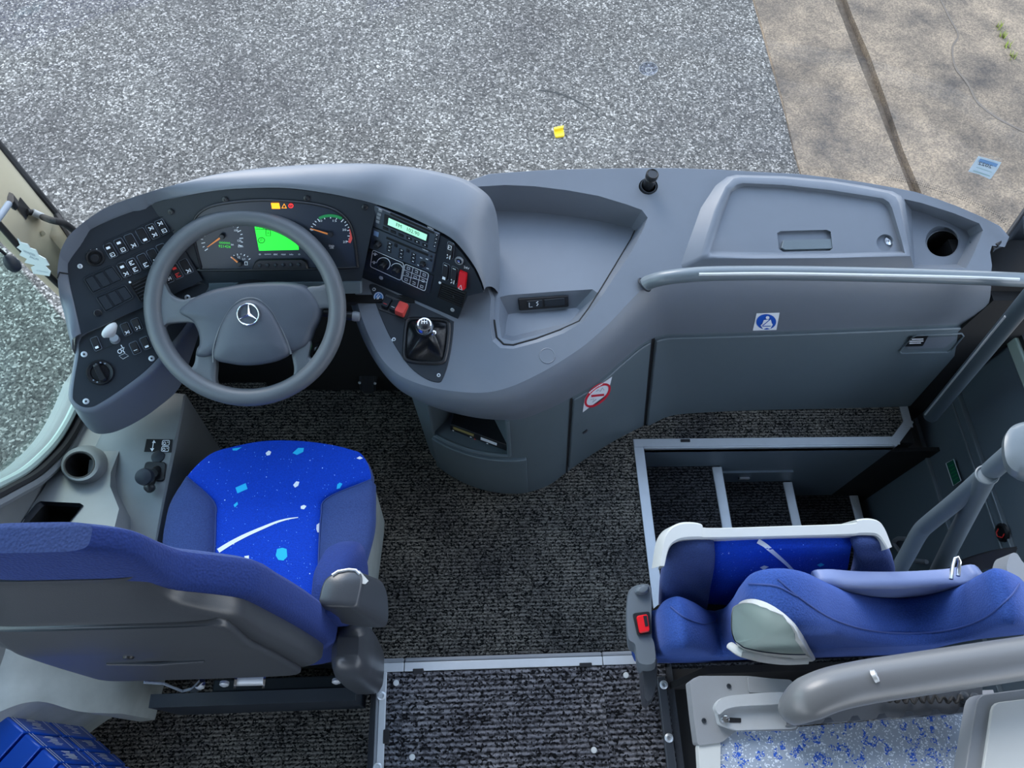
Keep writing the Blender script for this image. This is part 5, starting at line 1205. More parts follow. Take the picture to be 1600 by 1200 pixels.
for poly in ([(415, 708), (420, 704), (424, 706), (422, 711), (417, 712)], [(458, 758), (463, 752), (468, 753), (466, 759), (461, 762)], [(470, 791), (475, 789), (479, 791), (475, 796), (470, 795)], [(382, 869), (389, 868), (389, 875), (382, 876)], [(494.5, 820), (499, 817), (499.5, 832), (496, 832), (494, 827)], [(557, 716), (562, 713), (567, 716), (562, 718)]):
    b = B(); decal(IT, poly, .0008, b); b.obj('woven_patch', M['print'], ds)
def seam(pts, name='seam'):
    b = B(); b.tube(pts, .0022, 6); return b.obj(name, M['piping'], ds)
seam([r[0] + V((0, 0, .002)) for r in rowsC[:NR + 1]]); seam([r[-1] + V((0, 0, .002)) for r in rowsC[:NR + 1]])
# pan and pedestal
b = B(); pan = [P(u, v, .43) for u, v in cm2([(272, 900), (264, 850), (270, 800), (300, 745), (345, 712), (430, 698), (530, 704), (570, 740), (574, 800), (562, 870), (545, 930), (400, 950)], 48, True)]
b.prism(pan, (0, 0, -.09)); b.obj('seat_pan', M['black'], ds)
b = B(); b.prism([P(601, 815, .03), P(600, 832, .03), P(574, 1044, .03), P(300, 1046, .03), P(300, 800, .03)], (0, 0, .32)); b.obj('pedestal', M['paint'], ds)
b = B(); b.box((-.60, .205, .02), (-.245, .235, .26)); b.obj('rear_beam', M['panel'], ds, bev=.004)
rb = lambda u, v: PY(u, v, .20)
b = B(); b.tube([rb(368, 1062), rb(412, 1061)], .013, 14); b.obj('roller', M['alu'], ds)
for u in (368, 412): 
    b = B(); b.tube([rb(u - 2, 1062), rb(u + 2, 1062)], .018, 14); b.obj('roller_end', M['chrome'], ds)
for c in ((526, 1062), (351, 1066), (313, 1070)):
    b = B(); b.lathe([(.010, 0), (.010, .006), (.005, .009), (0, .009)], rb(*c), (0, -1, .3), 14); b.obj('bolt', M['alu'], ds)
b = B(); b.tube([rb(300, 1078), rb(310, 1068), rb(316, 1062)], .006, 8); b.tube([rb(305, 1080), rb(318, 1068)], .004, 8); b.obj('lever', M['chrome'], ds)
b = B(); b.tube([rb(225, 1066), rb(255, 1068), rb(285, 1080), rb(300, 1076)], .003, 6); b.obj('cable', M['dim'], ds)
b = B(); b.box(rb(285, 1098) + V((0, -.03, 0)), rb(556, 1074)); b.obj('foot_rail', M['panel'], ds)
# backrest
XC = -.475
HWT = [(.50, .215), (.62, .232), (.75, .236), (.90, .226), (1.0, .216), (1.08, .206), (1.15, .196), (1.19, .186), (1.225, .155), (1.26, .118), (1.31, .106), (1.38, .102), (1.41, .090), (1.43, .062)]
HWC = catmull([(w_, z_, 0) for z_, w_ in HWT], 100)
def hw(z):
    for p, q in zip(HWC, HWC[1:]):
        if z <= q.y: return lerp(p.x, q.x, max(0, (z - p.y) / (q.y - p.y)))
    return HWC[-1].x
def section(z, yb, yf, sc=1, exp=.45, n=40, dx=0):
    h = hw(z) * sc; ym = (yb + yf) / 2; d = (yf - yb) / 2; out = []
    for k in range(n):
        a = 2 * math.pi * k / n; c, s = math.cos(a), math.sin(a)
        out.append(V((XC + dx + h * math.copysign(abs(c) ** exp, c), ym + d * math.copysign(abs(s) ** exp, s), z)))
    return out
zr0 = [.50, .53, .58, .65, .72, .8, .88, .96, 1.03, 1.09, 1.14, 1.17, 1.195, 1.215, 1.235, 1.26, 1.29, 1.33, 1.37, 1.395, 1.412, 1.424, 1.43]
zr = [p.x for p in catmull([(z_, 0, 0) for z_ in zr0], 60)]
b = B(); rows = []
for z in zr:
    bow = .02 * math.sin(math.pi * min(1, (z - .5) / .6)); lean = .0
    rows.append(section(z, .228 + .012 * max(0, (z - 1.3) / .13), .305 - .03 * max(0, (z - 1.15) / .28) + bow * .4))
NB2 = len(rows[0]); fr_ix = lambda j: 3 <= j < 17
b.grid(rows, 0, True, skip=lambda i, j: fr_ix(j)); b.plate(rows[0]); b.obj('back_cushion', M['navy'], ds, ang=180)
b = B(); b.grid([r[3:18] for r in rows]); b.plate(rows[-1]); b.obj('back_front_panel', M['slate'], ds, ang=180)
b = B(); rows = []
for z in [.74, .75, .76] + [lerp(.76, 1.325, k / 50) for k in range(1, 51)] + [1.337]:
    e = max(0, min(1, (z - .74) / .03)); g_ = max(0, min(1, (z - 1.08) / .24)); rows.append(section(z, .198 - .010 * e + .042 * g_ ** 1.6, .262, .97 if z < 1.315 else .93, .4, dx=-.012))
b.grid(rows, 0, True); b.plate(rows[0]); b.plate(rows[-1]); b.obj('back_shell', M['shell'], ds, ang=60)
b = B(); rows = []
for z in [.76, .775] + [lerp(.775, 1.19, k / 40) for k in range(1, 41)] + [1.20]:
    y_ = .188 + .042 * max(0, min(1, (z - 1.08) / .22)) ** 1.6; rows.append(section(z, y_ - .009, y_ + .01, lerp(.80, .86, (z - .76) / .5) * (.98 if .77 < z < 1.195 else .95), .35))
b.grid(rows, 0, True); b.plate(rows[0]); b.plate(rows[-1]); b.obj('back_panel', M['shell'], ds, ang=60)
b = B(); p = V((XC - .02, .180, 1.06)); b.lathe([(.009, 0), (.007, .004), (0, .005)], p, (0, -1, 0), 14); b.obj('release_button', M['black'], ds)
b = B(); b.tube([V((XC - .075, .179, 1.0)), V((XC, .176, 1.0)), V((XC + .075, .179, 1.0))], .003, 6); b.obj('moulding_line', M['shell'], ds)
# lower side wing by the armrest and side cover
b = B(); rows = []
for z, x, h, yb, yf in ((.50, -.245, .03, .29, .44), (.56, -.240, .042, .285, .47), (.64, -.238, .045, .28, .47), (.72, -.240, .042, .275, .44), (.79, -.245, .035, .275, .39), (.83, -.25, .02, .28, .34)):
    rows.append([V((x + h * math.copysign(abs(math.cos(a)) ** .6, math.cos(a)), (yb + yf) / 2 + (yf - yb) / 2 * math.copysign(abs(math.sin(a)) ** .6, math.sin(a)), z)) for a in [2 * math.pi * k / 28 for k in range(28)]])
b.grid(rows, 0, True); b.plate(rows[0]); b.plate(rows[-1]); b.obj('back_wing', M['navy'], ds, ang=180)
b = B(); rows = []
for z, s in ((.28, .7), (.34, .95), (.50, 1), (.62, .97), (.68, .85), (.71, .5)):
    rows.append([V((-.215 + .042 * s * math.copysign(abs(math.cos(a)) ** .55, math.cos(a)), .238 + .06 * s * math.copysign(abs(math.sin(a)) ** .55, math.sin(a)), z)) for a in [2 * math.pi * k / 24 for k in range(24)]])
b.grid(rows, 0, True); b.plate(rows[0]); b.plate(rows[-1]); b.obj('side_cover', M['shell'], ds, ang=60)
# armrest
AT = .86
am = [(497, 928), (505, 908), (520, 896), (545, 890), (562, 893), (585, 903), (600, 915), (605, 940), (604, 975), (594, 981), (560, 978), (535, 974), (508, 960), (499, 950)]
at_ = [P(u, v, AT) for u, v in cm2([(499, 938), (506, 910), (520, 897), (545, 891), (560, 893), (566, 905), (562, 930), (555, 948), (530, 949), (505, 947)], 40, True)]
ab = [P(u, v, AT - .115) for u, v in cm2([(515, 962), (512, 930), (522, 905), (550, 895), (586, 903), (600, 915), (606, 940), (604, 976), (580, 980), (540, 975)], 40, True)]
b = B(); c = sum(at_, V()) / 40
b.grid([[p.lerp(q, .5) for p, q in zip(ab, ab)], [p.lerp(q, .10) for p, q in zip(at_, ab)], at_, [p + (c - p) * .12 + V((0, 0, .004)) for p in at_]], 0, True); b.plate([p + (c - p) * .12 + V((0, 0, .004)) for p in at_]); b.plate(ab); b.obj('armrest', M['shell'], ds, ang=50)
b = B(); b.tube([P(u, v, AT + .004) for u, v in [(519, 899), (528, 893), (545, 890), (556, 891), (562, 897)]], .003, 8); b.obj('armrest_trim', M['alu'], ds)
b = B(); b.prism([P(u, v, AT - .004) for u, v in [(556, 893), (562, 892), (576, 908), (571, 913), (563, 912)]], (0, 0, .003)); b.obj('armrest_tab', M['white'], ds)
# cartons behind the seat
e0, e1_ = P(3, 1112, .45), P(105, 1203, .45); ed = (e1_ - e0).normalized(); en = V((-ed.y, ed.x, 0)); en = en if en.x < 0 else -en
fracs = [0, .36, .62, .88, 1.2]; Le = (e1_ - e0).length; nm = 0
for lvl in range(2):
    for k in range(4):
        a, c = e0 + ed * (Le * fracs[k] + .003), e0 + ed * (Le * fracs[k + 1] - .003); zt = .45 - lvl * .19
        a = V((a.x, a.y, zt - .184)); c = V((c.x, c.y, zt - .184))
        lab = ['blue carton with white stripes in the stack behind the driver seat, %s, %s row' % (['farthest', 'second', 'third', 'nearest'][k], ['top', 'bottom'][lvl])][0]
        t = thing('carton', lab, 'carton', (a + c) / 2, 'blue cartons behind the driver seat')
        b = B(); b.prism([a, c, c + en * .11, a + en * .11], (0, 0, .184)); b.obj('box', M['box'], t, bev=.004)
        b = B(); o_ = -en * .0012
        for zz in (.172, .158): b.add([a + o_ + V((0, 0, zz)), c + o_ + V((0, 0, zz)), c + o_ + V((0, 0, zz + .004)), a + o_ + V((0, 0, zz + .004))], [(0, 1, 2, 3)])
        b.add([a + o_ + V((0, 0, .03)), c + o_ + V((0, 0, .03)), c + o_ + V((0, 0, .034)), a + o_ + V((0, 0, .034))], [(0, 1, 2, 3)])
        for j in range(7):
            s = .15 + j * .1; w_ = random.uniform(.03, .07); p, q = a.lerp(c, s) + o_, a.lerp(c, s + w_) + o_; h0, h1 = random.uniform(.06, .08), random.uniform(.10, .13)
            b.add([p + V((0, 0, h0)), q + V((0, 0, h0)), q + V((0, 0, h1)), p + V((0, 0, h1))], [(0, 1, 2, 3)])
        o = b.obj('printing', M['print'], t); o['kind'] = 'stuff'

# ================================================================== CREW SEAT
cs = thing('crew_seat', 'blue folding crew seat with tipped up cushion above the stairs', 'folding seat', (.7, .35, .2))
# backrest: outline in the upright plane, rounded through its depth
up = [(1020, 968), (1030, 955), (1046, 947), (1070, 945), (1095, 955), (1120, 969), (1140, 948), (1152, 926), (1167, 909), (1195, 900), (1235, 898), (1270, 905), (1300, 920), (1340, 938), (1390, 947), (1440, 945), (1490, 932), (1520, 914), (1545, 901), (1572, 898), (1595, 906), (1612, 922)]
BO = [(.42, .50), (.405, .56), (.40, .62)] + [(PY(u, v, .286).x, PY(u, v, .286).z) for u, v in up] + [(1.06, .75), (1.06, .55), (1.0, .49), (.72, .46)]
bo2 = [(p.x, p.y) for p in catmull([(a, c, 0) for a, c in BO], 120, True)]
cxo, czo = .71, .78
def bofs(d):
    out = []; n = len(bo2)
    for i in range(n):
        a, c = bo2[i - 1], bo2[(i + 1) % n]; tx, tz = c[0] - a[0], c[1] - a[1]; l = math.hypot(tx, tz)
        out.append((bo2[i][0] - (-tz / l) * 0 + (tz / l) * -d * sgn, bo2[i][1] + (tx / l) * d * sgn))
    return out
ar = sum(bo2[i - 1][0] * bo2[i][1] - bo2[i][0] * bo2[i - 1][1] for i in range(len(bo2))); sgn = 1 if ar > 0 else -1
b = B(); rows = []
for y, d in ((.205, .014), (.210, .007), (.222, .002), (.245, 0), (.265, 0), (.285, .001), (.298, .006), (.304, .012)):
    rows.append([V((x, y - .02 * (z - .8), z)) for x, z in bofs(d)])
b.grid(rows, 0, True); b.plate(rows[0]); b.plate(rows[-1]); cb_ = b.obj('backrest', M['royal'], cs, ang=180)
b = B(); pv = [(1275, 918), (1300, 911), (1350, 914), (1420, 914), (1490, 910), (1535, 904), (1545, 930), (1500, 955), (1400, 965), (1300, 955)]
pts = [PY(u, v, .312) for u, v in cm2(pv, 48, True)]; c = sum(pts, V()) / 48
b.grid([[p + V((0, .03, -.01)) for p in pts], [p + V((0, .012, 0)) for p in pts], pts, [p.lerp(c, .06) + V((0, -.006, 0)) for p in pts]], 0, True); b.plate([p.lerp(c, .06) + V((0, -.006, 0)) for p in pts]); b.obj('headrest_pad', M['vinyl'], cs, ang=180)
CT = bvh([cb_]); fcs = surf(CT)
# seams on the backrest
for pl in ([(1215, 905), (1250, 935), (1300, 967), (1360, 985), (1430, 989), (1490, 983), (1540, 965), (1575, 935), (1592, 912)], [(1170, 912), (1212, 916), (1245, 932)], [(1048, 948), (1070, 965), (1100, 975), (1122, 968)]):
    pts = [hit(CT, u, v, .0005) for u, v in cm2(pl, 40)]; pts = [p for p in pts if p]
    if len(pts) > 3: b = B(); b.tube(pts, .0018, 6); b.obj('seam', M['piping'], cs)
# moulded grab handle in the back
HO = [(1152, 950), (1160, 939), (1180, 936), (1205, 945), (1230, 963), (1250, 985), (1264, 1010), (1274, 1030), (1262, 1032), (1230, 1030), (1190, 1024), (1165, 1018), (1154, 1005), (1150, 980)]
HI = [(1159, 953), (1165, 945), (1181, 942), (1203, 951), (1225, 967), (1243, 988), (1252, 1003), (1256, 1008), (1248, 1009), (1222, 1008), (1190, 1004), (1168, 999), (1160, 994), (1157, 978)]
n = 56; ho = [hit(CT, u, v, .001) or PY(u, v, .2) for u, v in cm2(HO, n, True)]; hi_ = [(hit(CT, u, v, .018) or PY(u, v, .185)) for u, v in cm2(HI, n, True)]
hm = [p.lerp(q, .5) + V((0, -.008, .006)) for p, q in zip(ho, hi_)]
hb2 = [p + V((0, .0, 0)) + (p - CAM).normalized() * .002 for p in hi_]
b = B(); b.grid([ho, hm, hi_], 0, True); b.obj('handle_rim', M['white'], cs, ang=70)
b = B(); cpt = [hit(CT, u, v, .016) or PY(u, v, .185) for u, v in cm2(HI, n, True)]; ccn = hit(CT, 1200, 980, .018); b.add(cpt + [ccn], [(i, (i + 1) % n, n) for i in range(n)]); b.obj('handle_cup', M['cup'], cs)
b = B(); b.tube([(hit(CT, u, v, .022) or PY(u, v, .18)) for u, v in cm2([(1157, 1001), (1185, 1009), (1220, 1014), (1258, 1013)], 16)], .009, 10, flat=.8); b.obj('handle_bar', M['white'], cs)
# tipped-up cushion
CPn = Plane(P(1060, 850, .80), P(1380, 846, .80), P(1060, 965, .47))
def pad(poly, h, name, m, par, n=48, base=-.03):
    pts = cm2(poly, n, True); w0 = [CPn.at(*p, base) for p in pts]; c = sum((CPn.at(*p) for p in pts), V()) / n
    rows = [w0, [CPn.at(*p, 0) for p in pts]]
    for s, f in ((.97, .45), (.9, .78), (.75, .95), (.5, 1.0)): rows.append([c + (CPn.at(*p) - c) * s + CPn.n * h * f for p in pts])
    b = B(); b.grid(rows, 0, True); b.plate(rows[-1]); b.plate(rows[0]); return b.obj(name, M[m], par, ang=180)
pad([(1050, 850), (1075, 843), (1112, 842), (1116, 870), (1110, 905), (1104, 945), (1095, 985), (1050, 985), (1031, 965), (1030, 915), (1036, 875)], .028, 'cushion_side', 'slate', cs)
pad([(1330, 839), (1372, 838), (1386, 850), (1396, 878), (1392, 900), (1378, 920), (1340, 945), (1318, 945), (1326, 905), (1334, 865)], .028, 'cushion_side', 'slate', cs)
b = B(); rows = []
for k in range(9):
    t = k / 8; l, r_ = l2((1111, 842), (1098, 985), t), l2((1333, 838), (1312, 965), t); rows.append([CPn.at(*l2(l, r_, j / 16), .010 + .008 * math.sin(math.pi * j / 16) - (.02 if k == 0 else 0)) for j in range(17)])
b.grid(rows); ci = b.obj('cushion_insert', M['blue'], cs, ang=180)
CI = bvh([ci]); fci = surf(CI)
b = B(); strip(fci, cm2([(1176, 841), (1195, 852), (1212, 866), (1228, 880), (1240, 892), (1248, 900)], 24), [lerp(8, 3, k / 24) for k in range(25)], .001, b); b.obj('woven_arc', M['print'], cs)
for poly, m in (([(1187, 886), (1194, 883), (1201, 885), (1193, 890)], 'print'), ([(1276, 882), (1283, 879), (1288, 882), (1281, 885)], 'cyan')):
    b = B(); decal(CI, poly, .001, b); b.obj('woven_patch', M[m], cs)
fro = [(1030, 885), (1036, 845), (1046, 826), (1062, 817), (1082, 816), (1096, 819), (1106, 825), (1220, 822), (1328, 818), (1338, 812), (1356, 810), (1372, 814), (1382, 826), (1393, 855)]
fri = [(1038, 885), (1045, 858), (1056, 847), (1070, 843), (1088, 842), (1098, 842), (1108, 842), (1220, 840), (1328, 837), (1340, 836), (1356, 836), (1368, 837), (1376, 843), (1386, 858)]
no = 48; fo = [P(u, v, .83) for u, v in cm2(fro, no)]; fi2 = [P(u, v, .83) for u, v in cm2(fri, no)]
b = B(); b.grid([[p + V((0, .01, -.06)) for p in fo], fo, [p.lerp(q, .12) + V((0, 0, .004)) for p, q in zip(fo, fi2)], [p.lerp(q, .88) + V((0, 0, .003)) for p, q in zip(fo, fi2)], fi2, [p + V((0, .005, -.05)) for p in fi2]]); b.obj('cushion_frame', M['white'], cs, ang=28)
b = B(); b.box((.46, .26, .3), (.96, .33, .56)); b.obj('seat_bracket', M['blackm'], cs)
b = B(); b.box((SX0 - .06, .182, -.65), (1.60, .198, .53)); b.obj('rear_panel', M['blackm'], st)
# hinge bracket with belt buckle
hbz = .66
h1 = [(980, 930), (988, 916), (1003, 911), (1015, 912), (1019, 925), (1019, 990), (1024, 1010), (1024, 1040), (998, 1040), (992, 1010), (981, 1000), (978, 970)]
h2 = [(1003, 1000), (1026, 998), (1027, 1040), (1026, 1070), (1018, 1096), (1008, 1096), (1004, 1060)]
b = B(); tp_ = [P(u, v, hbz) for u, v in cm2(h1, 48, True)]; c = sum(tp_, V()) / 48
b.grid([[p + V((.025, 0, -.12)) for p in tp_], [p + V((.002, 0, -.012)) for p in tp_], [p.lerp(c, .07) for p in tp_]], 0, True); b.plate([p.lerp(c, .07) for p in tp_]); b.obj('hinge_cover', M['hinge'], cs, ang=50)
b = B(); tp_ = [P(u, v, hbz - .06) for u, v in cm2(h2, 40, True)]; c = sum(tp_, V()) / 40
b.grid([[p + V((.02, 0, -.12)) for p in tp_], [p + V((.002, 0, -.01)) for p in tp_], [p.lerp(c, .1) for p in tp_]], 0, True); b.plate([p.lerp(c, .1) for p in tp_]); b.obj('hinge_skirt', M['shell'], cs, ang=50)
b = B(); pts = [P(u, v, hbz + .012) for u, v in [(992, 917), (1008, 911), (1017, 916), (1016, 926), (1002, 930), (992, 926)]]; c = sum(pts, V()) / 6
b.grid([[p + V((0, 0, -.03)) for p in pts], pts, [p.lerp(c, .3) + V((0, 0, .006)) for p in pts]], 0, True); b.plate([p.lerp(c, .3) + V((0, 0, .006)) for p in pts]); b.obj('release_tab', M['hinge'], cs, sub=1)
b = B(); b.prism(rpoly([P(u, v, hbz + .001) for u, v in [(988, 959), (1014, 956), (1018, 991), (996, 994)]], .15, 3), (0, 0, .006)); b.obj('buckle_housing', M['black'], cs)
b = B(); b.prism(rpoly([P(u, v, hbz + .008) for u, v in [(994, 963), (1011, 960), (1015, 987), (999, 990)]], .2, 3), (0, 0, .006), ch=.002); b.obj('buckle_button', M['red'], cs)
b = B(); b.prism([P(u, v, hbz + .0145) for u, v in [(1005, 962.5), (1010.5, 962), (1013, 978), (1008, 979)]], (0, 0, .0004)); b.obj('buckle_slot', M['black'], cs)
# belt strap and latch behind the backrest
strap = cs
sp_ = cm2([(1384, 918), (1410, 905), (1450, 897), (1480, 890), (1510, 874), (1550, 862), (1590, 856)], 24)
zt = [lerp(.62, .86, k / 24) for k in range(25)]
b = B(); up_ = [P(u, v, z) for (u, v), z in zip(sp_, zt)]; lo2 = [p + V((.0, -.028, -.035)) for p in up_]
b.grid([up_, lo2]); b.grid([[p + V((0, .003, 0)) for p in up_], [p + V((0, .003, 0)) for p in lo2]]); b.obj('belt_strap', M['rubber'], strap)
b = B(); b.tube([P(u, v, .88) for u, v in [(1486, 905), (1488, 885), (1491, 873), (1496, 871), (1499, 878), (1497, 900)]], .004, 8); b.obj('belt_guide', M['chrome'], strap)
b = B(); tp_ = [P(u, v, .92) for u, v in cm2([(1576, 872), (1582, 864), (1590, 866), (1600, 880), (1620, 890), (1620, 930), (1596, 925), (1580, 905), (1573, 890)], 30, True)]; b.prism(tp_, (0, 0, -.05), ch=.004); b.obj('belt_anchor', M['greyp'], strap)
# seat rail at the aisle's right edge
sr = thing('seat_rail', 'dark bolted seat rail along the right edge of the aisle', 'rail', P(1040, 1120, AZ))
rz = AZ + .012; q0, q1 = P(1033, 1056, rz), P(1050, 1205, rz)
b = B(); b.box((q0.x - .012, -.2, AZ - .05), (q0.x + .012, q0.y, rz)); b.obj('bar', M['shell'], sr, bev=.003)
for (u, v) in ((1037, 1070), (1045, 1153)):
    b = B(); b.lathe([(.011, 0), (.011, .003), (.007, .006), (.005, .006), (.0045, .002), (0, .002)], P(u, v, rz), (0, 0, 1), 16); b.obj('bolt', M['alu'], sr)
b = B(); b.box((q0.x + .012, -.6, -.05), (.9, q0.y + .02, AZ - .03)); b.obj('dark_void_fill', M['blackm'], sr)  # black block painting in the dark void right of the rail

# ================================================================== PARTITION BEHIND THE CREW SEAT
pt = thing('partition', 'grey framed partition with flecked fabric panel behind the crew seat', 'partition', P(1300, 1150, .2))
PZ = .86
def slabpx(poly, z, h, name, m, par, ch=.004, n=0, bev=0):
    pts = [P(u, v, z) for u, v in (cm2(poly, n, True) if n else [(p[0], p[1]) for p in rpoly([(a, c, 0) for a, c in poly], .15, 3)])]
    b = B(); b.prism(pts, (0, 0, -h)); 
    top_ = [p for p in pts]; c = sum(pts, V()) / len(pts)
    return b.obj(name, M[m], par, bev=ch)
slabpx([(1078, 1066), (1092, 1056), (1170, 1056), (1238, 1064), (1262, 1090), (1246, 1142), (1150, 1142), (1128, 1160), (1090, 1165), (1084, 1120)], PZ, .03, 'frame_corner', 'greyp', pt)
slabpx([(1168, 1058), (1236, 1062), (1250, 1085), (1170, 1082)], PZ + .003, .02, 'frame_cap', 'greyp', pt)
slabpx([(1091, 1163), (1126, 1158), (1126, 1230), (1095, 1230)], PZ - .004, .02, 'frame_edge', 'white', pt)
fabz = PZ - .008
b = B(); b.prism([P(u, v, fabz) for u, v in [(1124, 1162), (1152, 1140), (1245, 1136), (1540, 1112), (1540, 1300), (1124, 1300)]], (0, 0, -.012)); b.obj('fabric_panel', M['flecked'], pt)
for c in ((1139, 1072), (1100, 1126), (1178, 1072)):
    b = B(); b.lathe([(.0045, 0), (.004, .0015), (.002, .0015), (.002, .0005), (0, .0005)], P(*c, PZ + .001), (0, 0, 1), 12); b.obj('screw', M['panel'], pt)
# clamp bracket
slabpx([(1118, 1104), (1130, 1092), (1160, 1087), (1232, 1084), (1240, 1100), (1246, 1138), (1150, 1141), (1124, 1132)], PZ + .014, .014, 'clamp_plate', 'alu', pt)
slabpx([(1118, 1104), (1130, 1090), (1160, 1085), (1228, 1082), (1230, 1098), (1160, 1103), (1135, 1108), (1124, 1116)], PZ + .03, .016, 'clamp_bar', 'alu', pt, n=40)
b = B(); b.lathe([(.008, 0), (.006, .006), (0, .008)], P(1133, 1124, PZ + .015), (0, 0, 1), 14); b.obj('clamp_bolt', M['chrome'], pt)
slabpx([(1140, 1121), (1158, 1122), (1158, 1129), (1140, 1129)], PZ + .0155, .002, 'clamp_slot', 'black', pt, ch=0)
# padded rail
rl = thing('grab_rail_padded', 'thick grey padded handrail on top of the partition', 'handrail', P(1400, 1040, .95))
RZ = 1.06
rpth = [P(1236, 1112, RZ - .05), P(1246, 1103, RZ - .03), P(1265, 1091, RZ - .01), P(1300, 1077, RZ), P(1350, 1066, RZ), P(1400, 1058, RZ), P(1500, 1043, RZ), P(1600, 1028, RZ), P(1680, 1018, RZ), V((1.4, P(1680, 1018, RZ).y, RZ)), V((1.74, P(1680, 1018, RZ).y, RZ))]
rpth = catmull(rpth, 60); b = B(); b.tube(rpth, [.022 + .011 * min(1, k / 12) for k in range(61)], 20); rro = b.obj('padding', M['railpad'], rl)
RT = bvh([rro]); p = hit(RT, 1368, 1056, .0)
b = B(); b.lathe([(.010, -.004), (.009, .002), (.004, .003), (0, .002)], p, (p - rpth[20]).normalized() if p else V((0, 0, 1)), 16); b.obj('plug', M['alu'], rl)
scp = [(1238, 1088), (1300, 1078), (1400, 1070), (1535, 1064), (1535, 1112)]
bot = []
for k in range(7):
    u = 1525 - k * 42; bot += [(u, 1113 + k * 3.0), (u - 12, 1112 + k * 3.2), (u - 17, 1105 + k * 3.2), (u - 25, 1105 + k * 3.3), (u - 30, 1113 + k * 3.3)]
b = B(); b.prism([P(u, v, .92) for u, v in scp + bot + [(1246, 1134)]], (0, 0, -.05)); b.obj('scalloped_bracket', M['shell'], rl, bev=.003)
b = B(); wp_ = []
random.seed(3)
for k in range(34): wp_.append(P(1372 + k * 4, 1092 + 5 * math.sin(k * 1.9) + random.uniform(-3, 3), .93 + random.uniform(0, .008)))
b.tube(catmull(wp_, 120), .0028, 6); b.obj('wire', M['blackm'], rl)
for c in ((1504, 1090), (1521, 1092)):
    b = B(); b.lathe([(.010, 0), (.010, .006), (.005, .009), (0, .009)], P(*c, .922), (0, 0, 1), 14); b.obj('bolt', M['panel'], rl)
b = B(); b.box((.72, .085, AZ), (1.00, .105, .845)); b.obj('lower_panel', M['wallrear'], pt)
fp2 = pt
slabpx([(1528, 1086), (1620, 1074), (1720, 1070), (1720, 1260), (1500, 1260), (1512, 1180)], 1.0, .035, 'end_panel_edge', 'greyp', fp2, ch=.010)
slabpx([(1552, 1098), (1640, 1088), (1720, 1084), (1720, 1260), (1528, 1260), (1540, 1180)], 1.006, .03, 'end_panel', 'white', fp2, ch=.004)

pq = P(1600, 1200, .97); b = B(); b.box((pq.x, pq.y - .02, .2), (pq.x + .03, pq.y + .02, .965)); b.obj('leg', M['shell'], fp2)

# ================================================================== DOOR SIDE
dr = B(); DXp = 1.68
d1 = thing('door_1', 'grey blue panelled entrance door on the right', None, (DXp, .6, -.7)); d1['kind'] = 'structure'
zA = PX(1500, 620, DXp).z; zB = PX(1497, 652, DXp).z; zT = PX(1575, 520, DXp).z; zC = PX(1450, 720, DXp).z
def dpanel(z0, z1, x, name, m='door', y0=-.1, y1=1.12):
    b = B(); b.box((x, y0, z0), (x + .03, y1, z1)); return b.obj(name, M[m], d1, bev=.004)
lev = [-.72, zC - .004, zB - .004, zA - .004, zT]
for k, (z0, z1) in enumerate(zip(lev, lev[1:])): dpanel(z0 + .003, z1 - .003, DXp + (.01 if k % 2 else 0), 'door_panel')
for z in lev[1:4]:
    b = B(); b.box((DXp - .004, -.1, z - .0035), (DXp + .02, 1.12, z + .0035)); b.obj('rib', M['tube'], d1, bev=.002)
b = B(); b.box((DXp - .012, -.1, zT - .01), (DXp + .035, 1.15, zT + .03)); b.obj('window_rail', M['seal'], d1, bev=.004)
b = B(); b.box((DXp + .0, -.1, zT + .03), (DXp + .012, 1.15, zT + .045)); b.obj('window_seal', M['rubber'], d1)
b = B(); b.box((DXp + .010, -.1, zT + .045), (DXp + .016, 1.15, 1.95)); b.obj('pane', M['glass'], d1)
b = B(); b.box((DXp - .05, 1.13, -.72), (DXp + .2, 1.19, .70)); b.box((1.47, 1.10, -.7), (DXp, 1.2, .66)); b.box((1.375, 1.13, .2), (1.66, 1.28, .695)); b.obj('door_post', M['blackm'], d1)
fd_ = lambda u, v, o: PX(u, v, DXp - .004 - o)
b = B(); q = [(1478, 724), (1490, 717.5), (1501.5, 751), (1489.5, 759)]
b.plate([fd_(*p, .001) for p in q]); strip(fd_, q, 1.4, .002, b, 1, True)
for k in range(5): t = .2 + k * .15; strip(fd_, [l2(l2(q[0], q[3], t), l2(q[1], q[2], t), .2), l2(l2(q[0], q[3], t), l2(q[1], q[2], t), .8)], 1.1, .002, b, 2)
b.obj('green_sticker', [M['dgreen'], M['print'], M['green']], d1)['label'] = 'small dark green sticker with pale border'
b = B(); pc = PX(1567, 832, DXp); b.lathe([(.030, 0), (.028, .006), (.022, .009), (.018, .005), (0, .006)], pc, (-1, 0, 0), 28); b.obj('emergency_knob', M['black'], d1)
b = B(); strip(lambda u, v, o: PX(u, v, DXp - .010), [(1560, 826), (1557, 832), (1559, 838), (1566, 840), (1569, 834)], 1.8, 0, b); b.obj('knob_mark', M['redprint'], d1)
b = B(); b.tube([PX(u, v, DXp - .02) for u, v in cm2([(1410, 866), (1397, 850), (1402, 842), (1416, 842)], 14)], .008, 8); b.tube([PX(u, v, DXp - .02) for u, v in [(1430, 876), (1448, 878)]], .008, 8); b.obj('cable_loop', M['greyp'], d1)
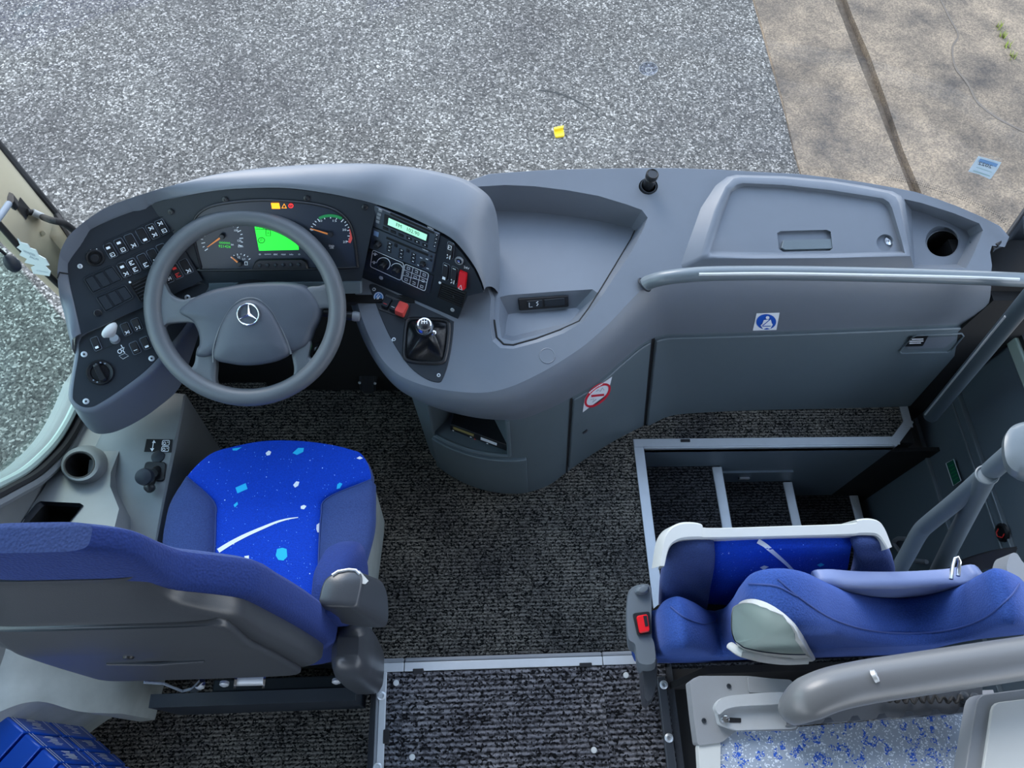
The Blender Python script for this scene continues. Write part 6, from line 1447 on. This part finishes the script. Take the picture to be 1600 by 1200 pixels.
# pole on the door
pole = thing('door_pole', 'grey door grab pole with pale inlay strip', 'grab pole', PX(1437, 645, 1.5))
pa, pb = PX(1454, 650, 1.49), PX(1622, 448, 1.40)
b = B(); b.tube([pa, pa.lerp(pb, .5), pb], .022, 18); po = b.obj('tube', M['pole'], pole)
dpl = (pb - pa).normalized(); b = B(); pts = []
for k in range(13):
    p = pa.lerp(pb, .02 + .8 * k / 12); c = CAM - p; c = (c - dpl * c.dot(dpl)).normalized(); sd = dpl.cross(c); sd = sd if sd.x < 0 else -sd
    pts.append(p + (c * .75 + sd * .66) * .0215)
b.tube(pts, .0035, 6); b.obj('inlay', M['alu'], pole)
# grab rail across the passenger side of the dashboard
gpth = catmull([D(1006, 447, .0), D(1014, 441, .012), P(1040, 434, .765), P(1085, 429, .785), P(1140, 427, .79), P(1250, 427, .79), P(1400, 430, .79), P(1520, 434, .79), P(1612, 438, .79)], 60)
b = B(); b.tube(gpth, .0185, 18); g0 = gr = b.obj('grab_rail', M['tube'], dash)
GT = bvh([g0]); pts = [hit(GT, *p, .0008) for p in cm2([(1092, 428.5), (1200, 427.5), (1340, 429.5), (1500, 433), (1592, 436.5)], 40)]; pts = [p for p in pts if p]
b = B(); b.tube(pts, .0042, 6); b.obj('inlay', M['white'], gr)
b = B(); b.ring(D(1007, 445), (gpth[1] - gpth[0]), .0195, .003, 28, 8); b.obj('collar', M['panel'], gr)
# guard rails by the stairs
gu = thing('stair_guard_rail', 'bent grey tube guard rail between crew seat and door', 'guard rail', P(1440, 850, .3))
jn = P(1542, 742, .80)
b = B(); b.tube(catmull([P(1385, 925, .22), P(1420, 862, .36), P(1437, 832, .43), P(1452, 817, .48), P(1500, 778, .64), P(1555, 730, .82), P(1590, 700, .92)], 30), .021, 16); b.obj('bent_tube', M['door'], gu)
b = B(); b.tube([P(1462, 900, .24), P(1505, 815, .52), jn], .021, 16); b.obj('straight_tube', M['tube'], gu)
b = B(); b.ring(jn, jn - P(1505, 815, .52), .021, .003, 24, 8); b.obj('joint_ring', M['tube'], gu)
cp_ = [(1566, 690), (1575, 668), (1592, 658), (1620, 655), (1660, 660), (1660, 745), (1600, 745), (1572, 728)]
b = B(); tp_ = [P(u, v, .98) for u, v in cm2(cp_, 40, True)]; c = sum(tp_, V()) / 40
b.grid([[p + V((.075, .02, -.09)) for p in tp_], [p + V((.012, 0, -.02)) for p in tp_], [p.lerp(c, .08) for p in tp_], [p.lerp(c, .3) + V((0, 0, .008)) for p in tp_]], 0, True); b.plate([p.lerp(c, .3) + V((0, 0, .008)) for p in tp_]); b.obj('padded_end', M['tube'], gu, ang=60)
# right windscreen pillar
oi = [(1556, 384), (1572, 370), (1600, 330), (1650, 262), (1720, 160)]; ii = [(1545, 415), (1570, 402), (1604, 380), (1660, 330), (1740, 250)]
ri = [PX(u, v, XE + .05) for u, v in ii]; ro = [P(u, v, max(.75, p.z)) for (u, v), p in zip(oi, ri)]
ri.append(V((XE + .1, ri[-1].y - .03, 2.58))); ro.append(V((XE + .05, ro[-1].y, 2.58)))
b = B(); rows = []
for a, c in zip(ri, ro): rows.append([a + V((.04, 0, 0)), a, a.lerp(c, .3) + V((-.01, -.01, .0)), a.lerp(c, .7) + V((-.01, -.01, 0)), c, c + V((.03, .03, 0))])
b.grid(rows); rp2 = struct(b.obj('trim_pillar_right', M['dash']), 'blue grey trimmed windscreen pillar on the right')
b = B(); b.tube(ro, .006, 8); b.obj('outer_seal', M['rubber'], rp2); b = B(); b.tube(ri, .010, 8); b.obj('inner_seal', M['rubber'], rp2)
b = B(); ex = [PX(u, v, XE + .06) for u, v in [(1545, 415), (1604, 380), (1740, 250), (1740, 470), (1604, 470), (1545, 470)]]
b.plate(ex); b.obj('pillar_base', M['door'], rp2)

# ================================================================== SMALL THINGS AT THE LEFT PILLAR
mc = thing('microphone', 'grey gooseneck microphone at the left edge by the driver window', 'microphone', P(20, 412, 1.0))
m1 = P(18, 411, 1.05); m0 = P(-8, 384, 1.10)
b = B(); b.tube([P(-40, 350, 1.14), m0, P(8, 397, 1.07)], .003, 8); b.obj('gooseneck', M['black'], mc)
b = B(); ax_ = (P(26, 418, 1.03) - P(8, 398, 1.07)).normalized(); b.lathe([(.002, -.022), (.008, -.016), (.0125, -.004), (.0135, .006), (.011, .016), (.005, .021), (0, .022)], m1, ax_, 18); b.obj('foam_head', M['panel'], mc)
ar_ = thing('visor_arm', 'black jointed arm on the left windscreen pillar', 'bracket arm', P(10, 320, 1.1))
b = B(); b.tube([P(-20, 362, 1.14), P(0, 338, 1.13), P(14, 318, 1.11)], .006, 10); b.obj('rod', M['dim'], ar_)
b = B(); b.prism(rpoly([P(u, v, 1.11) for u, v in [(14, 300), (21, 303), (22, 314), (17, 320), (11, 317), (11, 308)]], .2, 3), (0, 0, -.02), ch=.003); b.obj('joint', M['black'], ar_)
cbx = thing('cable', 'dark wrapped cable running from the pillar into the dashboard', 'cable', P(80, 348, .9))
pts = [hit(PILT, 40, 331, .004), hit(PILT, 50, 336, .012), hit(PILT, 58, 341, .014), P(80, 344, .97), P(100, 349, .95), P(118, 362, .90)]
pts = [p for p in pts if p]
b = B(); b.tube(catmull(pts, 30), .0075, 10); b.obj('sleeve', M['rubber'], cbx)
p0 = hit(PILT, 44, 332, .010); p1 = hit(PILT, 57, 341, .016)
if p0 and p1: b = B(); b.tube([p0, p1], .0085, 10); b.obj('bare_section', M['white'], cbx)
AF = Plane(P(28, 373, 1.0), P(80, 425, .96), P(33, 400, .94))
tre = [(28, 372), (33, 378), (44, 381), (48, 387), (57, 390), (61, 398), (72, 404), (78, 414), (71, 415), (80, 424), (78, 431), (53, 427), (49, 417), (56, 414), (39, 410), (43, 404), (31, 398), (35, 392), (27, 386), (32, 382)]
b = B(); b.prism([AF.at(*p) for p in tre], AF.n * .0015)
fa = lambda u, v, o: AF.at(u, v, .002)
text(fa, 'WUNDER-', (46, 396), (20, 8), (1.4, -3), b, 1); text(fa, 'BAUM', (53, 403.5), (13, 5), (1.4, -3), b, 1); text(fa, 'Classic', (66, 424), (18, 3), (.5, -2), b, 1)
tag(b.obj('air_freshener', [M['white'], M['dim']]), 'white tree shaped air freshener card hanging at the left pillar', 'air freshener')
